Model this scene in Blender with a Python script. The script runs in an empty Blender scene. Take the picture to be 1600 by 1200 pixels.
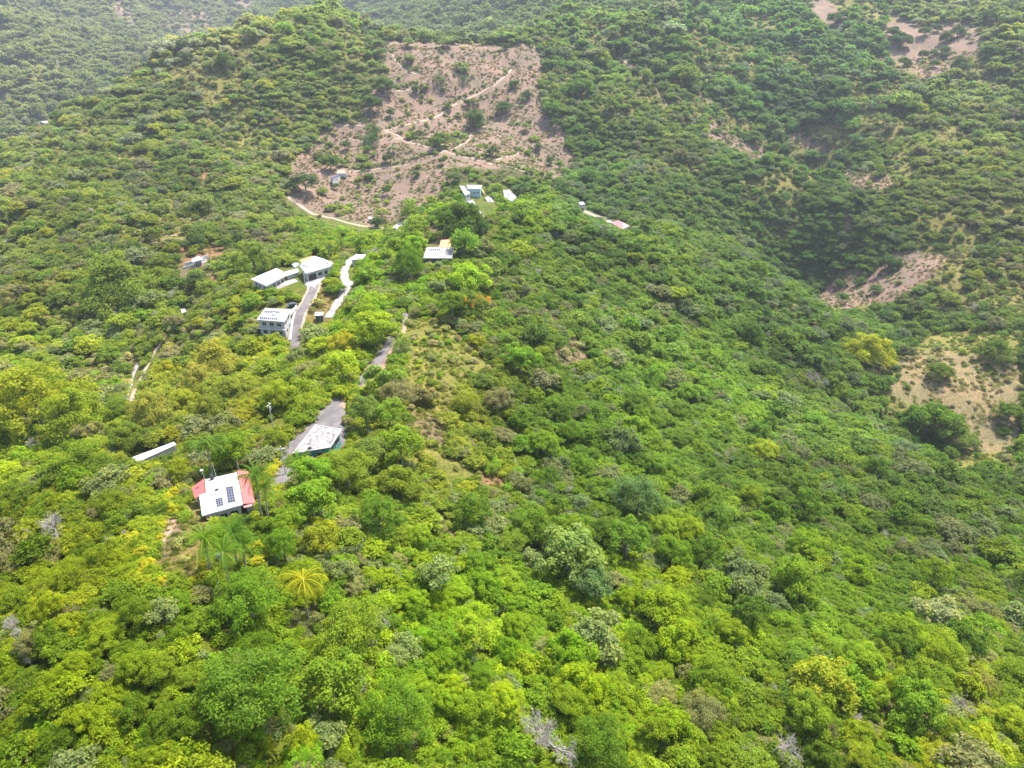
import bpy, bmesh, math, random, numpy as np
from mathutils import Vector, Matrix
scene = bpy.context.scene; COL = scene.collection
R_ = math.radians
# ---------------------------------------------------------------- camera, light, exposure
cd = bpy.data.cameras.new('camera'); cam = bpy.data.objects.new('camera', cd); COL.objects.link(cam); scene.camera = cam
cam.location = (0, 0, 120); cam.rotation_euler = (R_(60), 0, 0)
cd.sensor_width = 36; cd.lens = 36*1109/1600; cd.clip_start = 1; cd.clip_end = 9000
SUN_EL, SUN_AZ = 64, 42           # azimuth measured clockwise from +Y (the way the camera looks)
w = bpy.data.worlds.new('World'); scene.world = w; w.use_nodes = True
nt = w.node_tree; bg = nt.nodes['Background']; sky = nt.nodes.new('ShaderNodeTexSky'); sky.sky_type = 'NISHITA'; sky.sun_disc = False
sky.sun_elevation = R_(SUN_EL); sky.sun_rotation = R_(SUN_AZ); sky.air_density = 1.2; sky.dust_density = 2.0
nt.links.new(sky.outputs[0], bg.inputs[0]); bg.inputs[1].default_value = 0.15
sd = bpy.data.lights.new('sun', 'SUN'); sd.energy = 4.3; sd.angle = R_(0.6); sd.color = (1, .95, .86)
so = bpy.data.objects.new('sun', sd); COL.objects.link(so)
dv = Vector((math.sin(R_(SUN_AZ))*math.cos(R_(SUN_EL)), math.cos(R_(SUN_AZ))*math.cos(R_(SUN_EL)), math.sin(R_(SUN_EL))))
so.rotation_euler = (-dv).to_track_quat('-Z', 'Y').to_euler(); so.location = (200, 300, 500)
vs = scene.view_settings; vs.view_transform = 'Standard'; vs.look = 'None'; vs.gamma = 1; vs.exposure = 1.36; vs.use_curve_mapping = False
scene.cycles.max_bounces = 6; scene.cycles.diffuse_bounces = 3; scene.cycles.volume_bounces = 0; scene.cycles.transparent_max_bounces = 4
random.seed(7); RS = np.random.RandomState(11)
# ---- camera maths (photo pixels 1600x1200) -------------------------------
F = 1109.0; PITCH = math.radians(30.0); CAMZ = 120.0
FW = np.array([0, math.cos(PITCH), -math.sin(PITCH)]); UP = np.array([0, math.sin(PITCH), math.cos(PITCH)])
def ray(px, py):
    d = F*FW + (600-py)*UP; d = d + np.array([px-800.0, 0, 0])
    return d/np.linalg.norm(d)
def pt(px, py, D): return np.array([0, 0, CAMZ]) + ray(px, py)*D
CP = """735,303,395 700,345,345 700,400,290 640,490,235 600,560,205 530,640,180 495,700,163 400,760,145 350,790,133 250,900,116 350,1100,100
700,650,178 650,580,200 780,560,212 900,600,232 800,700,178 800,850,149 800,1150,113 600,1000,122 1100,1000,145 1100,700,225 1300,850,208 1500,1000,185 1600,1200,150 1600,900,235 1200,1200,128
1480,745,345 1600,740,330 1500,600,400 1600,540,440 1400,530,485 1600,400,560 1450,420,530 1600,200,730 1600,30,930 1260,440,570 1235,300,700 1300,330,580 1350,150,790
1000,600,255 1100,550,310 1200,500,390 1000,400,350 900,450,300 1150,400,440 960,352,400 850,320,395 1000,285,560 950,200,650 1050,130,730 1030,20,860 1210,250,640 900,100,780 870,30,930
1250,100,860 1350,30,980 1200,10,1000 1450,80,930 1550,10,1060 1450,250,680
735,270,560 640,352,480 575,358,475 450,312,530 525,275,580 700,180,660 700,70,760 600,130,690 840,70,790 880,260,600 830,150,700
300,408,415 200,500,360 200,600,300 340,560,262 100,640,262 0,600,300 0,480,390 0,300,560 100,250,620 240,95,800 300,200,650 400,250,580 490,200,650 490,8,860 600,50,830 380,45,830 60,195,760 400,380,420
430,435,300 490,410,315 430,500,268 460,540,250 550,405,330 540,470,275 600,375,370
0,800,178 100,760,185 0,1000,128 0,1200,104 230,710,188 300,620,225 1400,700,310 1300,600,350 1350,560,400
100,100,1500 0,200,1250 0,20,1750 230,85,1750 300,60,2000 150,10,2200 400,10,2400 700,15,1500 600,5,2000 780,20,1300""".split()
CP = [tuple(float(v) for v in s.split(',')) for s in CP]
P3 = [pt(*c) for c in CP]
# ground no pixel of the photograph sees: behind crests, beside and behind the camera, beyond the frame
HID = [tuple(pt(a,b,c)+np.array([0,0,d])) for a,b,c,d in ((240,95,950,-90),(60,195,900,-90),(490,8,1000,-110),(380,45,960,-110),(735,300,440,-34),(810,300,440,-30),(640,345,430,-16),(150,150,900,-90),
 (600,15,1050,-60),(700,50,900,-25),(840,60,930,-25),(0,200,1000,-80),(320,75,1150,-150),(100,170,1100,-110),(1040,5,980,-40))]+[
 (0,-60,25),(-150,-60,10),(150,-60,-10),(-300,60,-40),(-250,180,-40),(-420,400,-70),(-600,700,-20),(260,0,-60),(420,200,-110),(520,500,-40),(700,800,60),(900,1100,160),(500,1400,220),(0,1500,120),
 (-2000,2400,400),(-1000,3200,420),(0,3200,460),(1200,3200,520),(2200,2400,500),(1500,1200,350),(-2200,1200,120),(-1500,700,-100),(1200,400,150),(700,100,-20),(0,0,22),(1500,2200,450),(400,2000,260),(-500,2600,330)]
P3 = np.array(P3+[np.array(h,float) for h in HID])
C_ = 18.0
def _solve():
    X = P3[:,:2]; r = np.sqrt(((X[:,None]-X[None])**2).sum(2)+C_*C_); n = len(X)
    A = np.zeros((n+3,n+3)); A[:n,:n] = r + np.eye(n)*-3.0; A[:n,n]=1; A[:n,n+1:]=X/1000; A[n,:n]=1; A[n+1:,:n]=(X/1000).T
    return np.linalg.solve(A, np.concatenate([P3[:,2],[0,0,0]]))
W_ = _solve()
def base_h(x, y):
    x = np.asarray(x,float); s = x.shape; q = np.stack([x.ravel(), np.asarray(y,float).ravel()],1); out = np.zeros(len(q))
    for i in range(0,len(q),20000):
        b = q[i:i+20000]; r = np.sqrt(((b[:,None]-P3[None,:,:2])**2).sum(2)+C_*C_)
        out[i:i+20000] = r@W_[:-3] + W_[-3] + (b/1000)@W_[-2:]
    return out.reshape(s)
_rs = np.random.RandomState(5); _T = _rs.rand(256,256)
def vnoise(x, y):
    xi = np.floor(x).astype(int); yi = np.floor(y).astype(int); fx = x-xi; fy = y-yi
    fx = fx*fx*(3-2*fx); fy = fy*fy*(3-2*fy); g = lambda a,b: _T[a&255,b&255]
    return (g(xi,yi)*(1-fx)+g(xi+1,yi)*fx)*(1-fy)+(g(xi,yi+1)*(1-fx)+g(xi+1,yi+1)*fx)*fy
def fbm(x, y, o=4):
    s=0; a=1; t=0
    for k in range(o): s=s+a*vnoise(x*2**k+17.3*k, y*2**k+9.1*k); t+=a; a*=.5
    return s/t
# graded ground sheet: finer towards the village, coarser towards the far hills
def axis(a, b, n, c, w):
    t = np.linspace(0,1,4000); u = a+(b-a)*t; d = 1/(w+np.abs(u-c)); cs = np.concatenate([[0],np.cumsum((d[1:]+d[:-1])/2)]); cs/=cs[-1]
    return np.interp(np.linspace(0,1,n), cs, u)
GX = axis(-2200,2400,560,0,350); GY = axis(-120,3400,560,150,300)
XX, YY = np.meshgrid(GX, GY, indexing='ij')
RR = np.hypot(XX,YY)
_k = np.clip((RR-120)/500,0,1)
_gul = np.abs(fbm(XX/170+3, YY/170+8, 4)*2-1)
ZZ = base_h(XX,YY) + (_gul-0.25)*(4+24*_k+22*np.clip((RR-900)/900,0,1)) + (fbm(XX/28,YY/28,3)-.5)*4*(.6+_k)
def height(x, y):
    x = np.asarray(x,float); y = np.asarray(y,float)
    i = np.clip(np.searchsorted(GX,x)-1,0,len(GX)-2); j = np.clip(np.searchsorted(GY,y)-1,0,len(GY)-2)
    u = np.clip((x-GX[i])/(GX[i+1]-GX[i]),0,1); v = np.clip((y-GY[j])/(GY[j+1]-GY[j]),0,1)
    return (ZZ[i,j]*(1-u)+ZZ[i+1,j]*u)*(1-v)+(ZZ[i,j+1]*(1-u)+ZZ[i+1,j+1]*u)*v
def hit(px, py, tmin=60.0):
    """ground point that a photo pixel sees (arrays allowed)"""
    px = np.atleast_1d(np.asarray(px,float)); py = np.atleast_1d(np.asarray(py,float))
    d = F*FW[None]+(600-py)[:,None]*UP[None]; d[:,0]+=px-800; d/=np.linalg.norm(d,axis=1)[:,None]
    t = np.full(len(px),tmin); done = np.zeros(len(px),bool); T = t.copy()
    while t.min() < 4200 and not done.all():
        p = d*t[:,None]; below = (CAMZ+p[:,2]) < height(p[:,0],p[:,1])
        new = below & ~done; T[new] = t[new]; done |= below; t = t*1.006+.3
    lo = T/1.006-.5; hi = T.copy()
    for _ in range(12):
        m = (lo+hi)/2; p = d*m[:,None]; b = (CAMZ+p[:,2]) < height(p[:,0],p[:,1]); hi = np.where(b,m,hi); lo = np.where(b,lo,m)
    p = d*hi[:,None]; p[:,2]+=CAMZ; T = np.where(done,hi,np.nan)
    return p, T
def proj(x, y, z):
    z = z-CAMZ; dep = y*FW[1]+z*FW[2]; u = y*UP[1]+z*UP[2]; dep = np.where(dep<1,1,dep)
    return 800+F*x/dep, 600-F*u/dep, np.sqrt(x*x+y*y+z*z)
# ---------------------------------------------------------------- helpers
def lin(c): return tuple(((v/255)/12.92 if v <= 10 else (((v/255)+.055)/1.055)**2.4) for v in c)
def tag(o, label=None, cat=None, group=None, kind=None):
    for k, v in (('label', label), ('category', cat), ('group', group), ('kind', kind)):
        if v: o[k] = v
    return o
def empty(name, loc, rz=0, **kw):
    o = bpy.data.objects.new(name, None); COL.objects.link(o); o.location = loc; o.rotation_euler = (0, 0, rz); o.empty_display_size = .5
    return tag(o, **kw)
def mesh_np(name, V, Fq, mats=(), midx=None, attrs=None, smooth=False):
    """V (n,3) and a face array (m,3) or (m,4), or a list of such arrays"""
    me = bpy.data.meshes.new(name); V = np.asarray(V, np.float32)
    if not isinstance(Fq, list): Fq = [Fq]
    Fq = [np.asarray(f, np.int32) for f in Fq if len(f)]
    me.vertices.add(len(V)); me.vertices.foreach_set('co', V.ravel())
    tot = np.concatenate([np.full(len(f), f.shape[1], np.int32) for f in Fq]); idx = np.concatenate([f.ravel() for f in Fq])
    me.loops.add(len(idx)); me.polygons.add(len(tot))
    me.polygons.foreach_set('loop_start', np.concatenate([[0], np.cumsum(tot)[:-1]]).astype(np.int32))
    me.loops.foreach_set('vertex_index', idx)
    for m in mats: me.materials.append(m)
    if midx is not None: me.polygons.foreach_set('material_index', np.asarray(midx, np.int32))
    if smooth: me.polygons.foreach_set('use_smooth', np.ones(len(tot), bool))
    me.update(calc_edges=True)
    for nm, (dom, typ, arr) in (attrs or {}).items():
        a = me.attributes.new(nm, typ, dom)
        a.data.foreach_set('value' if typ in ('FLOAT', 'INT') else ('color' if 'COLOR' in typ else 'vector'), np.asarray(arr).ravel())
    return me
def link(name, me, parent=None, **kw):
    o = bpy.data.objects.new(name, me); COL.objects.link(o)
    if parent: o.parent = parent
    return tag(o, **kw)
class MB:
    def __init__(s): s.bm = bmesh.new()
    def box(s, x0, x1, y0, y1, z0, z1, rz=0, rx=0, c=None):
        m = Matrix.Translation(((x0+x1)/2, (y0+y1)/2, (z0+z1)/2)) @ Matrix.Rotation(rz, 4, 'Z') @ Matrix.Rotation(rx, 4, 'X') @ Matrix.Diagonal((x1-x0, y1-y0, z1-z0, 1))
        bmesh.ops.create_cube(s.bm, size=1, matrix=m); return s
    def prism(s, poly, z0, z1):
        lo = [s.bm.verts.new((x, y, z0 if np.isscalar(z0) else z0[i])) for i, (x, y) in enumerate(poly)]
        hi = [s.bm.verts.new((x, y, z1 if np.isscalar(z1) else z1[i])) for i, (x, y) in enumerate(poly)]
        n = len(poly); s.bm.faces.new(hi); s.bm.faces.new(lo[::-1])
        for i in range(n): s.bm.faces.new((lo[i], lo[(i+1) % n], hi[(i+1) % n], hi[i]))
        return s
    def tube(s, pts, rads, n=6):
        prev = None
        for i, p in enumerate(pts):
            p = Vector(p); d = (Vector(pts[min(i+1, len(pts)-1)])-Vector(pts[max(i-1, 0)])).normalized()
            a = d.orthogonal().normalized() if prev is None else (ax-d*ax.dot(d)).normalized(); ax = a; b = d.cross(a)
            ring = [s.bm.verts.new(p+(a*math.cos(t)+b*math.sin(t))*rads[i]) for t in [2*math.pi*k/n for k in range(n)]]
            if prev:
                for k in range(n): s.bm.faces.new((prev[k], prev[(k+1) % n], ring[(k+1) % n], ring[k]))
            else: s.bm.faces.new(ring[::-1])
            prev = ring
        s.bm.faces.new(prev); return s
    def sphere(s, c, r, sz=1, u=10, v=6):
        bmesh.ops.create_uvsphere(s.bm, u_segments=u, v_segments=v, radius=r, matrix=Matrix.Translation(c) @ Matrix.Diagonal((1, 1, sz, 1))); return s
    def build(s, name, mat, parent=None, bevel=0, **kw):
        bmesh.ops.recalc_face_normals(s.bm, faces=s.bm.faces)
        me = bpy.data.meshes.new(name); s.bm.to_mesh(me); s.bm.free(); me.materials.append(mat)
        o = link(name, me, parent, **kw)
        if bevel:
            m = o.modifiers.new('bevel', 'BEVEL'); m.width = bevel; m.segments = 1; m.limit_method = 'ANGLE'
        return o
# ---------------------------------------------------------------- materials
def newmat(name):
    m = bpy.data.materials.new(name); m.use_nodes = True; t = m.node_tree; return m, t, t.nodes['Principled BSDF']
def N(t, typ, **kw):
    n = t.nodes.new(typ)
    for k, v in kw.items(): setattr(n, k, v)
    return n
def plain(name, col, rough=.8, var=.12, scale=.6, col2=None, thr=(.45, .65), metallic=0, bump=0, fine=True):
    """a painted or mineral surface with weathering: two colours mixed by noise"""
    m, t, b = newmat(name); b.inputs['Roughness'].default_value = rough; b.inputs['Metallic'].default_value = metallic
    tc = N(t, 'ShaderNodeTexCoord'); n = N(t, 'ShaderNodeTexNoise'); n.inputs['Scale'].default_value = scale; n.inputs['Detail'].default_value = 6; n.inputs['Roughness'].default_value = .65
    t.links.new(tc.outputs['Object'], n.inputs['Vector'])
    r = N(t, 'ShaderNodeValToRGB'); r.color_ramp.elements[0].position = thr[0]; r.color_ramp.elements[1].position = thr[1]
    r.color_ramp.elements[0].color = (*col, 1); r.color_ramp.elements[1].color = (*(col2 or tuple(c*(1-var*2) for c in col)), 1)
    t.links.new(n.outputs['Fac'], r.inputs[0]); t.links.new(r.outputs[0], b.inputs['Base Color'])
    if bump:
        bp = N(t, 'ShaderNodeBump'); bp.inputs['Strength'].default_value = bump; bp.inputs['Distance'].default_value = .1
        n2 = N(t, 'ShaderNodeTexNoise'); n2.inputs['Scale'].default_value = scale*6; t.links.new(tc.outputs['Object'], n2.inputs['Vector'])
        t.links.new(n2.outputs['Fac'], bp.inputs['Height']); t.links.new(bp.outputs[0], b.inputs['Normal'])
    return m
def foliage(name, default, trans=.46, rough=.6, spec=.14):
    """leaf shader: colour of the individual plant (custom property or instance attribute 'tint') varied leaf by leaf"""
    m, t, b = newmat(name); b.inputs['Roughness'].default_value = rough; b.inputs['Specular IOR Level'].default_value = spec
    at = N(t, 'ShaderNodeAttribute', attribute_type='INSTANCER', attribute_name='tint')
    v = N(t, 'ShaderNodeAttribute', attribute_type='GEOMETRY', attribute_name='var')
    mr = N(t, 'ShaderNodeMapRange'); mr.inputs['To Min'].default_value = .48; mr.inputs['To Max'].default_value = 1.6
    t.links.new(v.outputs['Fac'], mr.inputs['Value'])
    sc = N(t, 'ShaderNodeVectorMath', operation='SCALE'); t.links.new(at.outputs['Vector'], sc.inputs[0]); t.links.new(mr.outputs[0], sc.inputs['Scale'])
    # some leaves yellower
    y = N(t, 'ShaderNodeMix', data_type='RGBA'); yv = N(t, 'ShaderNodeVectorMath', operation='MULTIPLY'); yv.inputs[1].default_value = (1.3, 1.12, .8)
    t.links.new(sc.outputs[0], yv.inputs[0]); v2 = N(t, 'ShaderNodeAttribute', attribute_type='GEOMETRY', attribute_name='yel')
    t.links.new(v2.outputs['Fac'], y.inputs['Factor']); t.links.new(sc.outputs[0], y.inputs['A']); t.links.new(yv.outputs[0], y.inputs['B'])
    t.links.new(y.outputs['Result'], b.inputs['Base Color'])
    tr = N(t, 'ShaderNodeBsdfTranslucent'); tm = N(t, 'ShaderNodeVectorMath', operation='MULTIPLY'); tm.inputs[1].default_value = (1.15, 1.35, .6)
    t.links.new(y.outputs['Result'], tm.inputs[0]); t.links.new(tm.outputs[0], tr.inputs['Color'])
    mx = N(t, 'ShaderNodeMixShader'); mx.inputs[0].default_value = trans
    t.links.new(b.outputs[0], mx.inputs[1]); t.links.new(tr.outputs[0], mx.inputs[2]); t.links.new(mx.outputs[0], t.nodes['Material Output'].inputs[0])
    return m
M = {}
M['leaf'] = foliage('leaf', (.1, .15, .03)); M['bark'] = plain('bark', (.22, .19, .15), .9, scale=3)
M['palebark'] = plain('pale_bark', (.34, .3, .26), .9, scale=3)
M['white'] = plain('white_roof_coating', (.5, .49, .5), .6, scale=.5, col2=(.36, .35, .35), thr=(.46, .66))
M['wall'] = plain('white_wall_paint', (.44, .43, .42), .8, scale=.5, col2=(.27, .26, .25), thr=(.5, .8))
M['cream'] = plain('cream_wall_paint', (.62, .55, .42), .8, scale=.5)
M['concrete'] = plain('stained_concrete_roof', (.3, .275, .275), .9, scale=1.1, col2=(.1, .09, .09), thr=(.46, .62), bump=.2)
M['slab'] = plain('pale_concrete', (.3, .28, .27), .9, scale=.3, col2=(.19, .175, .17))
M['red'] = plain('red_roof_paint', (.46, .09, .08), .6, scale=.9, col2=(.3, .075, .07))
M['pinkroof'] = plain('faded_red_sheet', (.6, .2, .21), .5, scale=.4, col2=(.5, .17, .18))
M['orange'] = plain('rusty_orange_sheet', (.62, .24, .11), .7, scale=.8, col2=(.45, .17, .09))
M['blueroof'] = plain('blue_grey_sheet', (.07, .07, .11), .5, scale=.8)
M['teal'] = plain('teal_wall_paint', (.05, .3, .31), .7, scale=.8)
M['dark'] = plain('dark_opening', (.02, .022, .025), .4, scale=1)
M['panel'] = plain('solar_cells', (.035, .035, .06), .25, scale=2, var=.1)
M['frame'] = plain('pale_aluminium', (.6, .6, .62), .4, metallic=.4)
M['asphalt'] = plain('worn_asphalt', (.15, .13, .13), .95, scale=.25, col2=(.1, .088, .09), thr=(.44, .58), bump=.2)
M['dirt'] = plain('red_brown_dirt', (.3, .17, .11), .95, scale=.12, col2=(.26, .18, .12), thr=(.35, .65), bump=.4)
M['track'] = plain('pale_dirt_track', (.36, .27, .2), .95, scale=.08, col2=(.28, .21, .155), thr=(.35, .65))
M['steel'] = plain('galvanised_steel', (.55, .55, .55), .5, metallic=.3)
M['pole'] = plain('weathered_pole', (.5, .47, .42), .9, scale=1)
M['rock'] = plain('grey_boulder', (.22, .2, .21), .95, scale=.5, bump=.4)
M['paintcar'] = plain('dark_car_paint', (.06, .065, .08), .3, scale=.5)
M['silver'] = plain('silver_car_paint', (.5, .5, .52), .3, scale=.5)
# ---------------------------------------------------------------- patches of bare or grassy ground, as outlines over the terrain seen in the photograph
# (outline in photo pixels, nearest and farthest distance, soil colour in display values, how many trees survive there, hue)
def PG(s): return np.array([[float(v) for v in p.split(',')] for p in s.split()])
PINK = (178, 150, 138); TAN = (182, 163, 124); STRAW = (170, 165, 92); ORANGE = (190, 145, 114); BROWN = (160, 142, 112); MEADOW = (140, 142, 68)
PATCH = [
 (PG('592,62 650,60 720,66 800,66 848,72 842,120 846,160 880,195 898,245 893,275 835,262 812,275 760,282 700,290 668,312 640,342 600,350 578,352 520,340 470,325 448,308 452,270 470,240 505,205 545,190 585,150 602,120'), 430, 1000, PINK, .012),
 (PG('1378,70 1400,95 1450,125 1480,112 1535,78 1528,45 1500,35 1440,40 1395,22 1380,40'), 600, 1500, PINK, .06),
 (PG('1262,0 1275,22 1290,40 1318,42 1322,30 1300,8 1295,0'), 600, 1600, PINK, .03),
 (PG('1370,85 1385,100 1440,124 1448,118 1400,92'), 700, 1300, TAN, .0),
 (PG('1108,200 1125,192 1150,215 1190,225 1196,238 1180,247 1140,228 1118,218'), 500, 900, PINK, .1),
 (PG('1225,200 1250,205 1280,222 1303,232 1300,240 1270,235 1240,222'), 500, 1000, PINK, .1),
 (PG('1325,262 1365,268 1395,272 1405,285 1370,296 1340,292 1322,280'), 400, 900, PINK, .15),
 (PG('1280,455 1300,435 1340,430 1372,420 1398,396 1440,398 1475,404 1450,438 1410,456 1380,466 1340,476 1295,474'), 300, 800, PINK, .03),
 (PG('1300,425 1330,412 1345,425 1310,440'), 300, 800, BROWN, .3),
 (PG('1318,335 1326,335 1324,355 1317,357'), 300, 800, PINK, .1),
 (PG('1418,535 1470,522 1600,520 1600,555 1530,560 1460,558 1420,552'), 250, 700, STRAW, .05),
 (PG('1418,548 1600,560 1600,690 1560,705 1500,700 1470,672 1440,640 1400,620 1388,600 1400,575'), 250, 700, TAN, .03),
 (PG('1480,705 1600,700 1600,730 1500,738'), 250, 600, STRAW, .1),
 (PG('1425,520 1440,512 1600,515 1600,524 1425,528'), 250, 700, STRAW, .3),
 (PG('272,385 300,375 335,385 362,378 350,395 338,402 320,412 290,428 270,425 280,405'), 300, 600, ORANGE, .12),
 (PG('205,370 230,365 262,385 245,400 225,395'), 300, 600, BROWN, .4),
 (PG('370,365 400,345 445,340 460,360 440,385 405,398 380,385'), 300, 600, BROWN, .35),
 (PG('285,255 305,235 330,262 320,290 295,272'), 400, 800, ORANGE, .25),
 (PG('260,78 300,82 340,84 330,95 290,95 268,90'), 600, 1100, STRAW, .15),
 (PG('225,110 240,100 245,115 232,122'), 600, 1100, TAN, .2),
 (PG('0,168 30,178 75,192 55,210 25,215 0,225'), 500, 1100, ORANGE, .12),
 (PG('268,15 330,20 345,38 290,50 262,40'), 1200, 4000, PINK, .25),
 (PG('165,0 190,0 215,25 200,35 180,20'), 1200, 4000, PINK, .3),
 (PG('225,75 255,82 250,90 232,86'), 1200, 4000, PINK, .1),
 (PG('350,0 400,0 400,10 370,15'), 1200, 4000, PINK, .3),
 (PG('50,225 90,215 95,245 60,260'), 400, 900, STRAW, .5),
 (PG('0,130 60,95 130,130 90,150'), 900, 2000, STRAW, .75),
 (PG('275,410 330,415 350,440 330,455 300,470 270,440'), 300, 500, BROWN, .35),
 (PG('305,428 345,428 340,438 305,440'), 300, 500, ORANGE, .1),
 (PG('290,560 330,540 375,545 370,590 330,605 300,590'), 200, 400, STRAW, .3),
 (PG('210,510 217,530 207,575 198,560'), 200, 500, BROWN, .1),
 (PG('505,400 560,375 575,368 575,380 540,398 520,410'), 250, 420, ORANGE, .12),
 (PG('485,455 530,430 545,450 520,495 500,510 480,500 470,530 458,535 470,490'), 240, 360, (170,150,92), .18),
 (PG('655,330 690,350 710,385 680,385 650,372 660,350'), 250, 420, BROWN, .12),
 (PG('630,490 680,488 740,525 765,570 720,598 700,640 700,700 730,720 760,745 700,745 660,700 640,650 632,580 640,540 625,520'), 140, 260, (165,160,80), .04),
 (PG('640,640 690,650 700,690 670,700 645,680'), 140, 260, BROWN, .04),
 (PG('745,715 785,735 790,755 760,760 745,745'), 130, 230, ORANGE, .04),
 (PG('860,530 905,520 920,550 905,575 870,572'), 150, 300, BROWN, .06),
 (PG('845,470 872,478 872,500 850,498'), 150, 330, BROWN, .2),
 (PG('800,815 828,830 835,850 812,862 800,850'), 110, 200, BROWN, .04),
 (PG('680,790 710,800 715,840 690,850'), 110, 200, BROWN, .15),
 (PG('1185,765 1215,770 1210,790 1190,785'), 120, 300, BROWN, .2),
 (PG('275,785 312,790 318,835 300,870 310,895 280,890 240,888 232,866 258,840 275,815'), 90, 190, (160,145,90), .02),
 (PG('262,792 285,800 262,850 245,868 232,868 240,840'), 90, 190, (185,160,145), .0),
 (PG('285,968 320,975 345,1000 360,1020 335,1012 305,990'), 80, 150, BROWN, .05),
 (PG('450,945 490,930 530,955 505,975 470,1000 458,985'), 80, 160, (135,140,90), .06),
 (PG('475,1080 520,1090 548,1105 520,1108 490,1095'), 80, 150, BROWN, .1),
 (PG('1515,1135 1545,1150 1560,1175 1545,1190 1520,1165'), 90, 220, BROWN, .03),
 (PG('640,1140 690,1150 680,1170 650,1165'), 80, 150, BROWN, .15),
 (PG('0,1160 40,1170 30,1200 0,1200'), 80, 160, BROWN, .2),
 (PG('835,262 870,262 893,275 870,285 840,276'), 450, 900, PINK, .2),
 (PG('1035,95 1060,110 1110,150 1140,165 1120,172 1070,140 1040,118'), 500, 1000, BROWN, .35),
 (PG('960,80 1020,110 1045,160 1030,162 1000,125 965,98'), 500, 1000, BROWN, .3),
 (PG('700,255 760,268 800,262 850,270 870,300 800,285 740,285 700,285'), 420, 800, (130,125,85), .6),
 (PG('440,130 470,200 450,215 430,160'), 500, 900, BROWN, .5),
 (PG('905,325 950,340 955,348 925,340 905,330'), 340, 460, ORANGE, .0),
 (PG('715,300 750,330 762,340 745,338 720,312'), 340, 460, (190,165,150), .0),
]
PATCH = [((P-P.mean(0))*np.array([1.12, 1.15])+P.mean(0) if P[:, 0].min() > 1050 and P[:, 0].max() < 1535 and d1 > 600 and c is not STRAW else P, d0, d1, c, k_*(.4 if P[:, 0].min() > 1050 else 1)) for P, d0, d1, c, k_ in PATCH]
KEEP = [PG(s) for s in ('446,303 470,316 500,330 540,342 578,351 578,361 540,355 500,346 466,330 444,314',   # houses, walls and road surfaces that no crown may cover
 '297,752 320,744 388,730 400,783 384,795 345,806 316,812 306,790', '447,705 490,660 540,668 524,698 490,703 478,708 462,706',
 '398,480 466,476 464,500 448,515 440,518 406,510', '388,438 432,416 466,416 490,398 522,408 515,428 500,438 478,448 440,452 410,450',
 '548,396 572,396 560,408 548,422 532,424', '542,448 550,452 516,497 508,497', '548,404 560,406 556,420 552,452 540,452 530,424 540,412', '490,486 508,486 506,500 492,498',
 '659,403 666,385 685,374 706,374 712,387 712,400 690,408', '714,286 756,286 760,300 774,315 768,326 756,336 742,334 728,310', '784,293 796,293 809,308 801,318 786,310',
 '904,314 916,316 914,332 904,328', '943,343 965,341 987,352 984,360 958,354', '284,404 310,398 325,402 320,415 286,424', '280,480 292,480 292,494 281,494',
 '514,272 538,260 542,270 530,280 515,282', '573,338 582,338 582,352 573,352', '200,712 273,688 276,696 250,706 212,722', '60,186 80,186 80,194 60,194',
 '452,545 456,505 466,475 478,452 488,445 504,434 500,452 488,475 474,500 468,545', '425,755 445,697 470,675 500,648 518,625 538,622 542,640 524,655 540,668 470,690 450,720 440,760',
 '560,604 572,576 592,550 608,530 618,524 612,550 600,572 586,594', '612,358 630,345 636,350 618,360', '754,303 778,314 772,330 750,320', '905,326 930,330 955,341 950,349 925,340 905,334', '196,628 203,598 216,568 222,572 210,602 204,630', '240,560 258,522 266,526 246,562', '624,512 634,485 640,487 632,512')]
TRACKS = [(m_, wd, PG(s)) for m_, wd, s in (
 ('track', 2.6, '450,308 470,322 500,337 540,348 578,355 600,356'), ('track', 1.4, '540,268 562,267 600,262 640,256 672,245 695,237 718,229 735,212 742,203 760,196 785,190'),
 ('track', 1.9, '600,204 625,214 650,225 672,232 695,237 715,243 735,248 755,247 770,251 790,246 810,238'), ('track', 1.9, '600,205 620,199 640,194 660,189 680,183 700,170 715,162 730,155 750,145 770,135 788,120 800,107'),
 ('track', 1.6, '612,84 618,95 630,107 640,113 655,117'), ('track', 1.3, '592,147 620,142 648,136'), ('track', 1.3, '512,185 525,195 550,197 580,198'),
 ('track', 1.3, '545,217 580,222 610,218 630,216'), ('track', 1.3, '600,62 640,64 680,68 720,68 780,74'), ('track', 1.3, '735,248 760,255 800,262 840,275'),
 ('track', 1.6, '965,88 980,100 995,108 1010,120 1025,132 1036,152 1042,165'), ('track', 1.3, '1020,28 1030,42 1042,50'), ('track', 1.3, '1092,100 1100,112 1106,125 1100,135'),
 ('track', 1.4, '215,366 260,368 300,368 340,372 380,372 410,366'), ('track', 1.7, '262,520 250,538 235,560 222,585 212,605 206,628'), ('slab', 1.6, '215,568 205,590 198,610 197,628'))]
def inpoly(x, y, P):
    c = np.zeros(x.shape, bool); n = len(P); j = n-1
    for i in range(n):
        xi, yi = P[i]; xj, yj = P[j]; k = ((yi > y) != (yj > y)) & (x < (xj-xi)*(y-yi)/(yj-yi+1e-9)+xi); c ^= k; j = i
    return c
def openness(X, Y, a, b_, R):
    """how far the canopy thins to scrub and dry grass here (0 closed forest, 1 open)"""
    n_ = fbm(X/48+11, Y/48+4, 4); side = np.clip((520-a)/160, 0, 1)+np.clip((a-1130)/140, 0, 1)+np.clip((330-b_)/80, 0, 1)*.8
    return np.clip((.455-n_)/.05, 0, 1)*np.clip(side, 0, 1)*np.clip((R-200)/80, 0, 1)*(R < 1250)
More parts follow.
